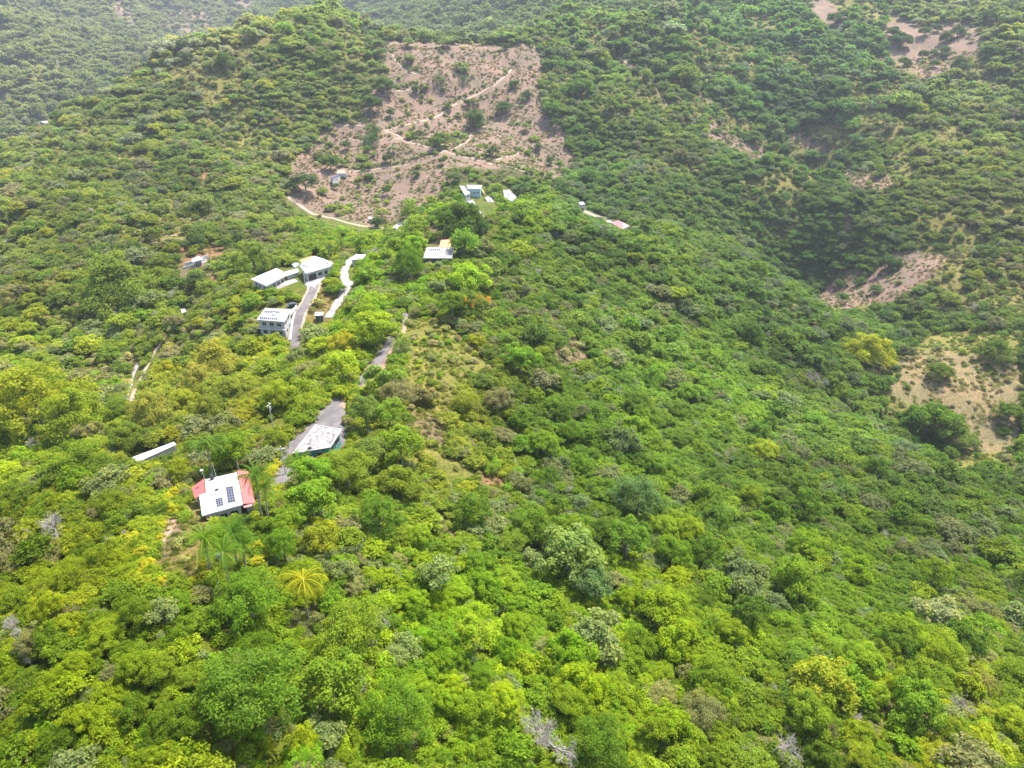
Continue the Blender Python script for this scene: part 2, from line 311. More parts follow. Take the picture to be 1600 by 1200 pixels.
# ---------------------------------------------------------------- the ground sheet
VEGC = """100,60,118,130,108 300,40,118,128,112 150,150,108,127,92 60,110,122,138,95 100,350,112,133,66 250,250,98,120,70 450,100,104,126,74 700,20,98,118,92 1000,60,90,115,70 1300,120,76,110,70 1500,60,95,113,74 1050,220,98,120,74 1450,250,104,122,62 1550,400,100,120,55 1250,400,90,124,66
1000,450,106,140,60 1100,600,98,136,46 1350,650,98,131,54 900,700,92,132,40 700,650,128,148,58 500,600,122,150,44 200,500,110,138,54 50,650,122,150,38 100,900,106,130,16 100,1100,98,126,12 400,1000,102,136,26 700,1000,114,152,24 1000,1000,114,146,18 1300,900,98,136,30 1500,1100,114,142,24 1550,850,94,126,36
1235,300,74,108,58 1245,400,76,112,56 1310,490,80,116,50 1395,570,82,118,44 1440,690,78,114,40 1180,120,70,106,62 1260,180,72,108,64 950,310,84,120,72 1200,300,84,116,66 1400,480,92,124,60 800,350,108,140,52 600,470,112,146,34 300,620,122,142,58 380,870,112,140,36""".split()
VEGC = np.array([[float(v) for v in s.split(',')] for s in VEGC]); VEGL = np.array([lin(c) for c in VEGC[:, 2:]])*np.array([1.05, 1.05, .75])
def vegcol(px, py):
    out = np.zeros((len(px), 3))
    for i in range(0, len(px), 20000):
        d2 = (px[i:i+20000, None]-VEGC[None, :, 0])**2+(py[i:i+20000, None]-VEGC[None, :, 1])**2+60.0**2; wt = d2**-1.8
        out[i:i+20000] = (wt/wt.sum(1)[:, None])@VEGL
    return out
px_, py_, dd_ = proj(XX, YY, ZZ); px_ = px_.ravel(); py_ = py_.ravel(); dd_ = dd_.ravel()
vc = vegcol(np.clip(px_, -200, 1800), np.clip(py_, -100, 1300))
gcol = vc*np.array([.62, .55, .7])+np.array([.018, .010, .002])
bare = np.zeros(len(px_))
wob = (fbm(XX/14, YY/14, 4).ravel()-.5)*24
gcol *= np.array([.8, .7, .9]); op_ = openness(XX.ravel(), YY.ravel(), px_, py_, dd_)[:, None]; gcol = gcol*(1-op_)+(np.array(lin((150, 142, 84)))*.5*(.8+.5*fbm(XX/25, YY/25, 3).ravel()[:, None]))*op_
for P, d0, d1, c, keep in PATCH:
    k = inpoly(px_+wob, py_+wob*.6, P) & (dd_ > d0) & (dd_ < d1) & (py_ < 1300)
    gcol[k] = np.array(lin(c))*(.47 if c is PINK else .42); bare[k] = 1
nx, ny = XX.shape; ii = np.arange(nx*ny).reshape(nx, ny)
quads = np.stack([ii[:-1, :-1], ii[1:, :-1], ii[1:, 1:], ii[:-1, 1:]], -1).reshape(-1, 4)
gm, t, b = newmat('hillside_soil'); b.inputs['Roughness'].default_value = .95; b.inputs['Specular IOR Level'].default_value = .15
ca = N(t, 'ShaderNodeAttribute', attribute_name='soil'); ba = N(t, 'ShaderNodeAttribute', attribute_name='bare'); tc = N(t, 'ShaderNodeTexCoord')
def noise(sc, det=4, ro=.6):
    n = N(t, 'ShaderNodeTexNoise'); n.inputs['Scale'].default_value = sc; n.inputs['Detail'].default_value = det; n.inputs['Roughness'].default_value = ro
    t.links.new(tc.outputs['Object'], n.inputs['Vector']); return n
def ramp(src, a, ca_, b_, cb):
    r = N(t, 'ShaderNodeValToRGB'); r.color_ramp.elements[0].position = a; r.color_ramp.elements[1].position = b_
    r.color_ramp.elements[0].color = (*ca_, 1); r.color_ramp.elements[1].color = (*cb, 1); t.links.new(src, r.inputs[0]); return r
def mul(a, b_):
    m = N(t, 'ShaderNodeVectorMath', operation='MULTIPLY'); t.links.new(a, m.inputs[0]); t.links.new(b_, m.inputs[1]); return m.outputs[0]
n1 = noise(.035, 5); n2 = noise(.22, 6, .7); n3 = noise(1.1, 5, .75)
r1 = ramp(n1.outputs['Fac'], .35, (1.12, 1.05, 1.0), .65, (.86, .93, .86)); r2 = ramp(n2.outputs['Fac'], .38, (.8, .86, .8), .6, (1.12, 1.06, 1.04)); r3 = ramp(n3.outputs['Fac'], .4, (.62, .66, .6), .6, (1.2, 1.16, 1.16))
c_ = mul(mul(mul(ca.outputs['Color'], r1.outputs[0]), r2.outputs[0]), r3.outputs[0]); t.links.new(c_, b.inputs['Base Color'])
bp = N(t, 'ShaderNodeBump'); bp.inputs['Strength'].default_value = .7; bp.inputs['Distance'].default_value = .6
t.links.new(n3.outputs['Fac'], bp.inputs['Height']); t.links.new(bp.outputs[0], b.inputs['Normal'])
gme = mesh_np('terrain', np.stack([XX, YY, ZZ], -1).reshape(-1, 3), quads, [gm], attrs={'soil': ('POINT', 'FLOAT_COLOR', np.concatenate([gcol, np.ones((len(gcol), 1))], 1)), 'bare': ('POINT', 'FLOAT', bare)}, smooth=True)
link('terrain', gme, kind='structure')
# far ground beyond the sheet, down to the horizon
MB().prism([(-9000, -9000), (9000, -9000), (9000, 9000), (-9000, 9000)], -330, -300).build('lowland', M['dirt'], kind='structure')
# ---------------------------------------------------------------- roads: ribbons draped 6-10 cm over the ground
def drape(name, P, wd, mat, lift=.12, shoulder=None, label=None):
    pts, T = hit(P[:, 0], P[:, 1]); pts = pts[~np.isnan(T)]
    if len(pts) < 2: return
    keep = [0]
    for i in range(1, len(pts)):
        if np.linalg.norm(pts[i]-pts[keep[-1]]) < 120: keep.append(i)
    pts = pts[keep]; print(name, len(P), len(pts), pts[:,1].min().round(), pts[:,1].max().round())
    if len(pts) < 2: return
    s = np.concatenate([[0], np.cumsum(np.linalg.norm(np.diff(pts[:, :2], axis=0), axis=1))])
    q = np.linspace(0, s[-1], max(5, int(s[-1]/1.5))); x = np.interp(q, s, pts[:, 0]); y = np.interp(q, s, pts[:, 1])
    for _ in range(3): x[1:-1] = (x[:-2]+2*x[1:-1]+x[2:])/4; y[1:-1] = (y[:-2]+2*y[1:-1]+y[2:])/4
    tx = np.gradient(x); ty = np.gradient(y); l = np.hypot(tx, ty); tx /= l; ty /= l
    us = np.linspace(-.5, .5, 7); e = 1+.12*np.sin(q*.7)+.08*np.sin(q*1.9+1)
    V = []; 
    for u in us:
        vx = x-ty*u*wd*(e if abs(u) > .4 else 1); vy = y+tx*u*wd*(e if abs(u) > .4 else 1); V.append(np.stack([vx, vy, height(vx, vy)+lift-(.35 if abs(u) == .5 else 0)], 1))
    V = np.stack(V, 1); n, m_ = V.shape[:2]; I = np.arange(n*m_).reshape(n, m_)
    Q = np.stack([I[:-1, :-1], I[1:, :-1], I[1:, 1:], I[:-1, 1:]], -1).reshape(-1, 4)
    return link(name, mesh_np(name, V.reshape(-1, 3), Q, [M[mat]], smooth=True), kind='structure')
for m_, wd, P in TRACKS: drape('concrete_path' if m_ == 'slab' else 'dirt_track', P, wd, 'track' if m_ == 'road' else m_, .25)
RIDGE = PG('432,762 440,738 450,708 466,686 492,658 512,640 524,628 540,612 556,602 570,592 586,572 598,552 612,525 622,508 634,486 642,468')
drape('road_verge', RIDGE, 9.5, 'dirt', .10); drape('ridge_road', RIDGE, 4.6, 'asphalt', .22)
VILL = PG('459,545 462,520 465,500 472,484 481,470 489,455 492,443')
drape('road_verge', VILL, 6.5, 'track', .10); drape('village_road', VILL, 4.2, 'asphalt', .22)
drape('village_road', PG('612,360 622,352 632,346 645,336'), 5, 'slab', .2)
drape('concrete_drive', PG('513,497 522,482 532,466 542,450 548,440'), 3.6, 'slab', .2)
drape('concrete_drive', PG('544,448 538,436 536,425 541,414 548,405 556,400'), 4.2, 'slab', .2)
drape('garden_path', PG('236,866 248,850 262,832 274,812'), 1.6, 'dirt', .12)
drape('village_path', PG('722,308 734,320 744,330 752,338'), 4, 'slab', .2)
drape('house_track', PG('912,330 928,336 940,340 950,346'), 4, 'track', .2)
def pad(name, s, mat, lift=.2):
    """paved yard: outline on the ground, draped as a fine grid"""
    P = PG(s); w_, _ = hit(P[:, 0], P[:, 1]); Pw = w_[:, :2]; c = Pw.mean(0)
    V = [[*c, float(height(*c))+lift]]; n = 0; ring = []
    for i in range(len(Pw)):
        for k in range(6): ring.append(Pw[i]+(Pw[(i+1) % len(Pw)]-Pw[i])*k/6)
    ring = np.array(ring); L = 7; V = []
    for k in range(1, L+1):
        q = c+(ring-c)*k/L; V.append(np.stack([q[:, 0], q[:, 1], height(q[:, 0], q[:, 1])+lift-(.3 if k == L else 0)], 1))
    V = np.concatenate(V); m_ = len(ring); I = np.arange(L*m_).reshape(L, m_); Q = np.stack([I[:-1], I[1:], np.roll(I[1:], -1, 1), np.roll(I[:-1], -1, 1)], -1).reshape(-1, 4)
    V = np.concatenate([V, [[*c, float(height(*c))+lift]]]); T3 = np.stack([np.full(m_, len(V)-1), I[0], np.roll(I[0], -1)], -1)
    return link(name, mesh_np(name, V, [Q, T3], [M[mat]], smooth=True), kind='structure')
pad('asphalt_yard', '452,704 472,684 496,656 514,636 536,632 541,650 552,668 560,680 530,700 480,715', 'asphalt', .3)
pad('concrete_yard', '477,446 478,436 486,430 512,424 508,434 498,444 492,452', 'slab', .3)
pad('concrete_terrace', '410,452 430,444 462,436 466,440 440,450 420,458', 'slab', .3)
# ---------------------------------------------------------------- buildings
def on_plane(px, py, z):
    r = ray(px, py); return np.array([0, 0, CAMZ])+r*((z-CAMZ)/r[2])
def wpoly(s, z):
    return np.array([on_plane(a, b, z)[:2] for a, b in PG(s)])
def inset(P, d):
    P = np.asarray(P); n = len(P); A = .5*sum(P[i][0]*P[(i+1) % n][1]-P[(i+1) % n][0]*P[i][1] for i in range(n)); sg = 1 if A > 0 else -1; out = []
    for i in range(n):
        a = P[i]-P[i-1]; b_ = P[(i+1) % n]-P[i]; a = a/np.linalg.norm(a); b_ = b_/np.linalg.norm(b_)
        na = np.array([-a[1], a[0]])*sg; nb = np.array([-b_[1], b_[0]])*sg; m = na+nb; m /= max(.35, 1+na@nb); out.append(P[i]+m*d)
    return np.array(out)
def gbase(px, py):
    p, T = hit(px, py); return float(p[0][2])
class House:
    def __init__(s, name, label, cat, ref, roofh, group=None):
        """ref: photo pixel of the roof centre; the roof lies roofh above the ground there"""
        p, T = hit(*ref)
        # walk back so that the roof, not the ground, is what the pixel sees
        r = ray(*ref); tt = float(T[0])
        for _ in range(60):
            q = np.array([0, 0, CAMZ])+r*tt
            if q[2]-float(height(q[0], q[1])) >= roofh: break
            tt -= .4
        s.c = q; s.zr = float(q[2]); s.zg = s.zr-roofh
        s.o = empty(name, (q[0], q[1], s.zg), 0, label=label, cat=cat, group=group); s.low = -4.0; s.h = roofh
    def L(s, P): return np.asarray(P)-s.c[:2]
    def roof(s, poly, mat, th=.3, dz=0, name='roof', slope=None, parent=None, parapet=0):
        P = s.L(wpoly(poly, s.zr+dz)); h = s.h+dz
        hi = [h+(slope[i] if slope else 0) for i in range(len(P))]
        o = MB().prism(P, [v-th for v in hi], hi).build(name, M[mat], parent or s.o, bevel=.04)
        if parapet:
            q = inset(P, .18); m = MB(); n = len(P)
            for i in range(n):
                m.prism([P[i], P[(i+1) % n], q[(i+1) % n], q[i]], h+.003, h+parapet)
            m.build('parapet', M['wall'], o)
        return o, P
    def walls(s, P, mat, d=.35, top=None, name='wall', bot=None):
        q = inset(P, d); top = s.h-.3 if top is None else top
        s.w = q; return MB().prism(q, s.low if bot is None else bot, top).build(name, M[mat], s.o)
    def opening(s, i, u, wd, z0, z1, mat='dark', name='window', frame=True):
        """window or door on wall edge i, at fraction u of its length"""
        n = len(s.w); a = s.w[i]; b_ = s.w[(i+1) % n]; e = (b_-a); L = np.linalg.norm(e); e = e/L
        A = .5*sum(s.w[k][0]*s.w[(k+1) % n][1]-s.w[(k+1) % n][0]*s.w[k][1] for k in range(n)); nn = np.array([e[1], -e[0]])*(1 if A > 0 else -1)
        c = a+e*L*u; ang = math.atan2(e[1], e[0])
        def bx(w0, w1, za, zb, t0, t1):
            m = MB(); p = [c+e*w0+nn*t0, c+e*w1+nn*t0, c+e*w1+nn*t1, c+e*w0+nn*t1]; m.prism(p, za, zb); return m
        o = bx(-wd/2, wd/2, z0, z1, -.05, .03).build(name, M[mat], s.o)
        if frame:
            m = MB()
            for w0, w1, za, zb in ((-wd/2-.08, wd/2+.08, z1, z1+.08), (-wd/2-.08, wd/2+.08, z0-.1, z0), (-wd/2-.08, -wd/2, z0, z1), (wd/2, wd/2+.08, z0, z1), (-.03, .03, z0, z1)):
                p = [c+e*w0+nn*.0, c+e*w1+nn*.0, c+e*w1+nn*.07, c+e*w0+nn*.07]; m.prism(p, za, zb)
            m.build('frame', M['frame'], o)
        return o
    def panels(s, quad, n, tilt=.12, dz=0, cells=(3, 2), m=1):
        """rows of n solar panels filling a quad on the roof (photo corners A,B,C,D; panels stacked from AB to DC), m side by side"""
        P = s.L(wpoly(quad, s.zr+dz)); h = s.h+dz; A, B, C, D = P; out = []
        for k in range(n):
            for j in range(m):
                u0, u1 = (k+.06)/n, (k+.94)/n; v0, v1 = (j+.04)/m, (j+.96)/m
                f = lambda v, u: (A+(B-A)*v)*(1-u)+(D+(C-D)*v)*u
                q = [f(v0, u0), f(v1, u0), f(v1, u1), f(v0, u1)]
                z = [h+.1+tilt*1.2]*2+[h+.1]*2
                o = MB().prism(q, [v-.05 for v in z], z).build('solar_panel', M['frame'], s.o)
                qi = inset(q, .05); zi = [h+.104+tilt*1.15]*2+[h+.106]*2
                mb = MB()
                for a in range(cells[0]):
                    g = lambda v, u: (qi[0]+(qi[1]-qi[0])*v)*(1-u)+(qi[3]+(qi[2]-qi[3])*v)*u
                    w0, w1 = (a+.03)/cells[0], (a+.97)/cells[0]; mb.prism([g(w0, 0), g(w1, 0), g(w1, 1), g(w0, 1)], zi, [v+.012 for v in zi])
                mb.build('cells', M['panel'], o)
def facing(P):
    """indices of wall edges from most camera-facing"""
    return None
# red winged house
H = House('red_winged_house', 'flat white roofed house with red side wings and black solar panels', 'house', (346, 772), 3.2)
o, P = H.roof('320,749.5 370,738 379.5,788.5 315.5,806 311,773.5 322,770', 'white', .28, parapet=0)
w1 = H.walls(P, 'wall', .5); nP = len(P)
for e_, u, a_, z0, z1 in ((2, .2, 1.1, .9, 2.1), (2, .5, 1.0, 0, 2.1), (2, .8, 1.3, .9, 2.1), (3, .5, 1.2, .9, 2.1), (1, .3, 1.1, .9, 2.1), (1, .7, 1.1, .9, 2.1)): H.opening(e_, u, a_, z0, z1)
MB().prism(inset(P, .02), H.h+.003, H.h+.03).build('roof_coating', M['white'], o)
o2, P2 = H.roof('298,758.5 319,747.5 321.3,769.8 303.5,775.5', 'red', .15, dz=-.45, name='red_wing', slope=[-.5, 0, 0, -.5]); MB().prism(inset(P2, .3), -3, H.h-1.2).build('wing_wall', M['wall'], H.o)
o3, P3_ = H.roof('370.6,735 387,733 398,782 380,787', 'red', .15, dz=-.45, name='red_wing', slope=[0, -.5, -.5, 0]); MB().prism(inset(P3_, .4), -3, H.h-1.2).build('wing_wall', M['wall'], H.o)
H.roof('380,790 394,787 394,790.5 381,793.5', 'pinkroof', .1, dz=-.9, name='awning'); H.roof('321,809 331,806 331,810 324,812', 'pinkroof', .1, dz=-.9, name='awning')
H.panels('352,762.5 365,760.5 369.5,785 355.5,787.5', 6); H.panels('335.5,781 349,778 350.5,790.5 338,794', 4)
H.panels('335,770 342,766.5 345,769 338,772.5', 1, tilt=.5); H.panels('327.5,771.5 329,770.5 336,775 334.5,776.5', 1, tilt=.35)
m_ = MB(); q = H.L(wpoly('332,748.5', H.zr))[0]; m_.tube([(q[0], q[1], H.h), (q[0], q[1], H.h+1.0)], [.35, .35], 12).build('water_tank', M['dark'], H.o)
q = H.L(wpoly('321,751', H.zr))[0]; mast = MB().tube([(q[0], q[1], H.h), (q[0]-.2, q[1], H.h+2.2)], [.04, .04], 6).build('antenna_mast', M['steel'], H.o)
MB().sphere((q[0]-.2, q[1], H.h+2.3), .32, .35).build('dish', M['white'], mast)
q = H.L(wpoly('338,745', H.zr))[0]; MB().tube([(q[0], q[1], H.h-.6), (q[0]-.1, q[1], H.h+3)], [.05, .03], 6).build('vent_pipe', M['steel'], H.o)
# stained concrete house by the road
H = House('concrete_house', 'flat stained grey concrete roofed house with teal wall beside the ridge road', 'house', (496, 686), 3.3)
o, P = H.roof('492.5,664 534.5,671 516,699.5 457,709', 'concrete', .3, parapet=.12); H.walls(P, 'teal', .55)
for e_, u, a_ in ((1, .3, 2.2), (1, .75, 1.3), (2, .3, 1.2), (2, .7, 1.2), (3, .3, 1.2), (3, .7, 1.2)): H.opening(e_, u, a_, .9, 2.2)
q = H.L(wpoly('484,701', H.zr))[0]; MB().box(q[0]-.3, q[0]+.3, q[1]-.3, q[1]+.3, H.h, H.h+.35).build('roof_hatch', M['dark'], o)
for a_, b_ in ((495, 675), (505, 676)):
    q = H.L(wpoly('%g,%g' % (a_, b_), H.zr))[0]; MB().tube([(q[0], q[1], H.h), (q[0], q[1], H.h+.5)], [.09, .09], 8).build('roof_pipe', M['steel'], o)
# two storey house with retaining wall
H = House('two_storey_house', 'white two storey house with two rows of solar panels beside the village road', 'house', (428, 492), 6.0)
o, P = H.roof('414.5,482 455,483.5 444.5,503 401,500', 'white', .3, parapet=.15); H.walls(P, 'wall', .5)
for z0 in (.9, 3.9):
    for u in (.2, .5, .8): H.opening(2, u, 1.4, z0, z0+1.2); 
    for u in (.3, .7): H.opening(1, u, 1.2, z0, z0+1.2); H.opening(3, u, 1.2, z0, z0+1.2)
q = inset(P, -.5); bb = MB(); bb.prism([q[2], q[3], inset(P, -.1)[3], inset(P, -.1)[2]], 2.9, 3.15); bb.build('balcony', M['wall'], H.o)
H.panels('414,485.6 438,486.8 437,490 411.5,489', 1, m=8, cells=(2, 1)); H.panels('406.5,495.5 434.5,497 433.5,500.4 404.5,499.4', 1, m=9, cells=(2, 1))
q = H.L(wpoly('428,493', H.zr))[0]; MB().tube([(q[0], q[1], H.h), (q[0], q[1], H.h+.9)], [.6, .6], 12).build('water_tank', M['steel'], o)
H.roof('455,484 463,476.5 464.5,480 449,499 446,500', 'slab', .25, dz=-2.5, name='carport_slab')
H2 = House('terrace_stair', 'small white stepped terrace below the two storey house', 'terrace', (432, 524), 1.2); o, P = H2.roof('430,517 439,519 432,531 423,528', 'slab', .2, name='floor'); H2.walls(P, 'wall', .1, top=.98)
for k in range(4): H2.roof('%g,%g %g,%g %g,%g %g,%g' % (424-k*2, 527+k*2, 431-k*2, 530+k*2, 430-k*2, 532+k*2, 423-k*2, 529+k*2), 'slab', .3, dz=-.3*(k+1), name='step')
# white retaining wall along the village road
wp, _ = hit([464, 461, 458.5, 456.5, 455, 454], [478, 488, 500, 511, 521, 534]); base = wp[0]; rw = empty('retaining_wall', base, 0, label='white retaining wall curving along the left edge of the village road', cat='wall')
m_ = MB()
for i in range(len(wp)-1):
    a = wp[i]-base; c = wp[i+1]-base; d = (c-a)[:2]; d /= np.linalg.norm(d); n_ = np.array([-d[1], d[0]])*.3; a2 = a[:2]; c2 = c[:2]+d*.0
    m_.prism([a2-n_, c2-n_, c2+n_, a2+n_], [a[2]-2.5, c[2]-2.5]*1+[c[2]-2.5, a[2]-2.5], [a[2]+.9, c[2]+.9, c[2]+.9, a[2]+.9])
m_.build('wall', M['white'], rw)
# long white house
H = House('long_white_house', 'long low white flat roofed house at the left end of the village row', 'house', (416, 434), 3.4)
o, P = H.roof('392,435.5 432,418.8 443.5,425 446,431 416,446.5', 'white', .3); H.walls(P, 'wall', .6)
for u in (.12, .36, .6, .85): H.opening(3, u, 1.6, .9, 2.3)
for u in (.2, .5, .8): H.opening(4, u, 1.3, 1, 2.2)
o, P = H.roof('444,424.6 465,419.5 468,424.5 447,431', 'white', .25, dz=-.5, name='link_roof'); MB().prism(inset(P, .5), -3, H.h-.76).build('link_wall', M['wall'], H.o)
# square house with garage
H = House('garage_house', 'white roofed house with a dark garage opening at the top of the village road', 'house', (494, 412), 3.6)
o, P = H.roof('468,414.5 492,399.8 521,410.5 515,416.5 478,427', 'white', .3); H.walls(P, 'wall', .6)
H.opening(3, .78, 3.4, 0, 2.4, name='garage_opening', frame=False); H.opening(3, .42, 1.8, .9, 2.2); H.opening(3, .15, 1.4, .9, 2.2)
for u in (.3, .7): H.opening(4, u, 1.2, .9, 2.2)
for a_, b_ in ((504, 406.5), (512, 412), (496, 411), (485, 412)):
    q = H.L(wpoly('%g,%g' % (a_, b_), H.zr))[0]; MB().box(q[0]-.5, q[0]+.5, q[1]-.4, q[1]+.4, H.h, H.h+.6).build('roof_unit', M['steel'], o)
MB().prism(inset(H.L(wpoly('470,414.3 492,401.5 501,404.8 480,417', H.zr)), .0), H.h+.003, H.h+.5).build('roof_step', M['white'], o)
H = House('cube_annexe', 'small white cube annexe between the long house and the garage house', 'annexe', (462, 415.5), 3.8)
o, P = H.roof('456,414 463,410.5 468,413 461,418.5', 'white', .25, parapet=.3); H.walls(P, 'wall', .2); H.opening(3, .5, .9, 1, 2)
q = H.L(wpoly('466,411', H.zr))[0]; MB().tube([(q[0], q[1], H.h), (q[0], q[1], H.h+5)], [.06, .03], 6).build('antenna_mast', M['steel'], o)
H = House('rust_roofed_shed', 'rust brown sheet roof shed behind the garage house', 'shed', (479, 404), 2.6); o, P = H.roof('467,406 489,399.5 491,401.5 470,411', 'orange', .12); H.walls(P, 'wall', .3); H.opening(3, .5, 1, 1, 2)
H = House('hillside_shed', 'white flat roof half hidden by trees at the head of the concrete drive', 'shed', (560, 400), 3.0); o, P = H.roof('555.5,397 572,398 566,404 548,406.5', 'white', .25); H.walls(P, 'wall', .3); H.opening(2, .3, 1, .9, 2); H.opening(2, .7, 1, .9, 2)
H = House('pump_shed', 'small white shed with a blue grey front below the concrete drive', 'shed', (499, 490.5), 2.4); o, P = H.roof('493,487.5 505.5,487.5 504.5,492.5 491.5,493', 'white', .2); H.walls(P, 'blueroof', .2); H.opening(2, .5, .9, 0, 1.9, name='door')
# orange annexe house on the crest
H = House('crest_house', 'grey white flat roofed house with solar panels among round trees on the crest', 'house', (685, 395), 3.4)
o, P = H.roof('667,387 709,387 706,404 661,403.5', 'concrete', .3, parapet=.15); H.walls(P, 'blueroof', .5)
MB().prism(inset(H.L(wpoly('667,387 689,387 685,403.7 661,403.5', H.zr)), .25), H.h+.004, H.h+.05).build('roof_coating', M['white'], o)
for u in (.2, .5, .8): H.opening(2, u, 1.3, .9, 2.1)
H.panels('671,389 688,389 687.5,392.5 669.5,392.5', 2, m=6, cells=(2, 1))
H = House('orange_roofed_annexe', 'orange sheet metal roof annexe directly behind the crest house', 'annexe', (695, 381), 3.2); o, P = H.roof('689,376 704,375 704,387 685.5,386.5', 'orange', .12, slope=[.3, .3, -.3, -.3]); H.walls(P, 'wall', .3, top=2.5); H.opening(0, .5, 1, .9, 2)
# hamlet at the end of the ridge
for nm, lb, ref, h, pl, rm, wm, ops in (
 ('hamlet_house', 'long narrow white roof house at the left of the ridge end hamlet', (725, 297), 3.2, '716,288 722,287.5 735,302 727,305.5', 'white', 'wall', ((3, .3), (3, .7), (2, .5))),
 ('hamlet_house', 'white roofed house with pale blue walls at the back of the ridge end hamlet', (741, 292), 4.2, '729,289 753,289.8 751,295.5 731,295', 'white', 'bluewall', ((2, .2), (2, .5), (2, .8))),
 ('hamlet_house', 'cream walled house stepping down at the front of the ridge end hamlet', (765, 315), 3.4, '757.5,309 765,305.5 773,316.5 767,323.5', 'slab', 'cream', ((2, .5), (3, .3), (3, .7))),
 ('hamlet_house', 'grey white irregular house standing apart to the right of the ridge end hamlet', (796, 303), 3.4, '786,296 794,294.5 807.5,308.5 800,315 788,308.5', 'slab', 'wall', ((3, .4), (2, .5), (4, .5))),
 ('ridge_end_house', 'small white house above the dirt track right of the ridge end hamlet', (909, 318.5), 4.5, '904.5,316 911,315.5 914.5,319.5 906,320', 'white', 'wall', ((2, .3), (2, .7)))):
    if 'bluewall' not in M: M['bluewall'] = plain('pale_blue_wall_paint', (.35, .5, .52), .7, scale=.8)
    H = House(nm, lb, 'house', ref, h); o, P = H.roof(pl, rm, .25, parapet=.2); H.walls(P, wm, .3)
    for e_, u in ops: H.opening(e_, u, 1.1, .9, 2.1)
    q = P.mean(0); MB().tube([(q[0], q[1], H.h), (q[0], q[1], H.h+1.1)], [.5, .5], 10).build('water_tank', M['steel'], o)
wp, _ = hit([752, 757], [300, 306]); base = wp[0]; yw = empty('yellow_wall', base, 0, label='yellow garden wall between the blue and the cream hamlet houses', cat='wall'); d = (wp[1]-base)
dn = np.array([-d[1], d[0]])/np.hypot(d[0], d[1])*.25; M['yellow'] = plain('yellow_wall_paint', (.7, .5, .16), .7, scale=.8)
MB().prism([-dn, d[:2]-dn, d[:2]+dn, dn], [-2, d[2]-2, d[2]-2, -2], [2.2, d[2]+2.2, d[2]+2.2, 2.2]).build('wall', M['yellow'], yw)
H = House('hamlet_shed', 'low grey lean-to on the terraces left of the cream hamlet house', 'shed', (738, 318), 2.2); o, P = H.roof('731,314 739,312 745,321 737,324', 'slab', .15); H.walls(P, 'wall', .2); H.opening(2, .5, .8, .3, 1.6)
H = House('hamlet_shed', 'small white shed at the foot of the hamlet terraces', 'shed', (747, 331), 2.2); o, P = H.roof('743,328 750,328 752,333 745,334', 'white', .15); H.walls(P, 'wall', .2); H.opening(2, .5, .8, .3, 1.6)
# hipped pink house
H = House('pink_roofed_house', 'house with a faded pink hipped metal roof right of the dirt track', 'house', (967, 349), 3.4)
P = H.L(wpoly('954,348 966,344 984,353 973,358', H.zr)); c1 = P.mean(0)+(P[1]-P[0])*.0; m = MB(); bm = m.bm
r1_ = (P[0]+P[1])/2*.7+(P[2]+P[3])/2*.3; r2_ = (P[0]+P[1])/2*.3+(P[2]+P[3])/2*.7
lo = [bm.verts.new((p[0], p[1], H.h)) for p in P]; tp = [bm.verts.new((p[0], p[1], H.h+1.9)) for p in (r1_, r2_)]
for f in ((lo[0], lo[1], tp[0]), (lo[1], lo[2], tp[1], tp[0]), (lo[2], lo[3], tp[1]), (lo[3], lo[0], tp[0], tp[1]), lo[::-1]): bm.faces.new(f)
o = m.build('roof', M['pinkroof'], H.o); H.walls(P, 'cream', .4, top=H.h-.002)
for e_, u in ((3, .3), (3, .7), (2, .5)): H.opening(e_, u, 1.1, .9, 2.1)
H = House('white_outbuilding', 'low white outbuilding touching the left of the pink roofed house', 'outbuilding', (949, 346), 2.6); o, P = H.roof('944,345 954,344.5 956,347.5 946,348', 'white', .2); H.walls(P, 'wall', .2); H.opening(2, .5, 1, .8, 2)
# white house on the left slope
H = House('veranda_house', 'white house with a dark veranda on the reddish cutting of the left slope', 'house', (309, 404.5), 3.6)
o, P = H.roof('299,405.5 309,400 317.5,403 314,405.5 300.5,409.5', 'white', .25); H.walls(P, 'wall', .9)
for u in (.2, .5, .8): H.opening(3, u, 1.5, .3, 2.2)
m = MB()
for k in range(5):
    q = P[3]+(P[4]-P[3])*k/4; q = q+(P.mean(0)-q)*.06; m.tube([(q[0], q[1], -1), (q[0], q[1], H.h-.25)], [.12, .12], 6)
m.build('column', M['wall'], H.o); H.roof('300,411 323,405 326,408 303,415', 'slab', .3, dz=-3.3, name='terrace')
wp, _ = hit([286, 300, 322], [421, 417, 408]); base = wp[0]; rw2 = empty('terrace_wall', base, 0, label='white stepped terrace walls just below the veranda house', cat='wall')
for dz_, off in ((0, 0), (1.0, 3.2)):
    m = MB(); 
    for i in range(2):
        a = wp[i]-base+np.array([0, off, dz_]); c = wp[i+1]-base+np.array([0, off, dz_]); m.prism([a[:2], c[:2], c[:2]+[0, .5], a[:2]+[0, .5]], [a[2]-2, c[2]-2, c[2]-2, a[2]-2], [a[2]+1, c[2]+1, c[2]+1, a[2]+1])
    m.build('wall', M['wall'], rw2)
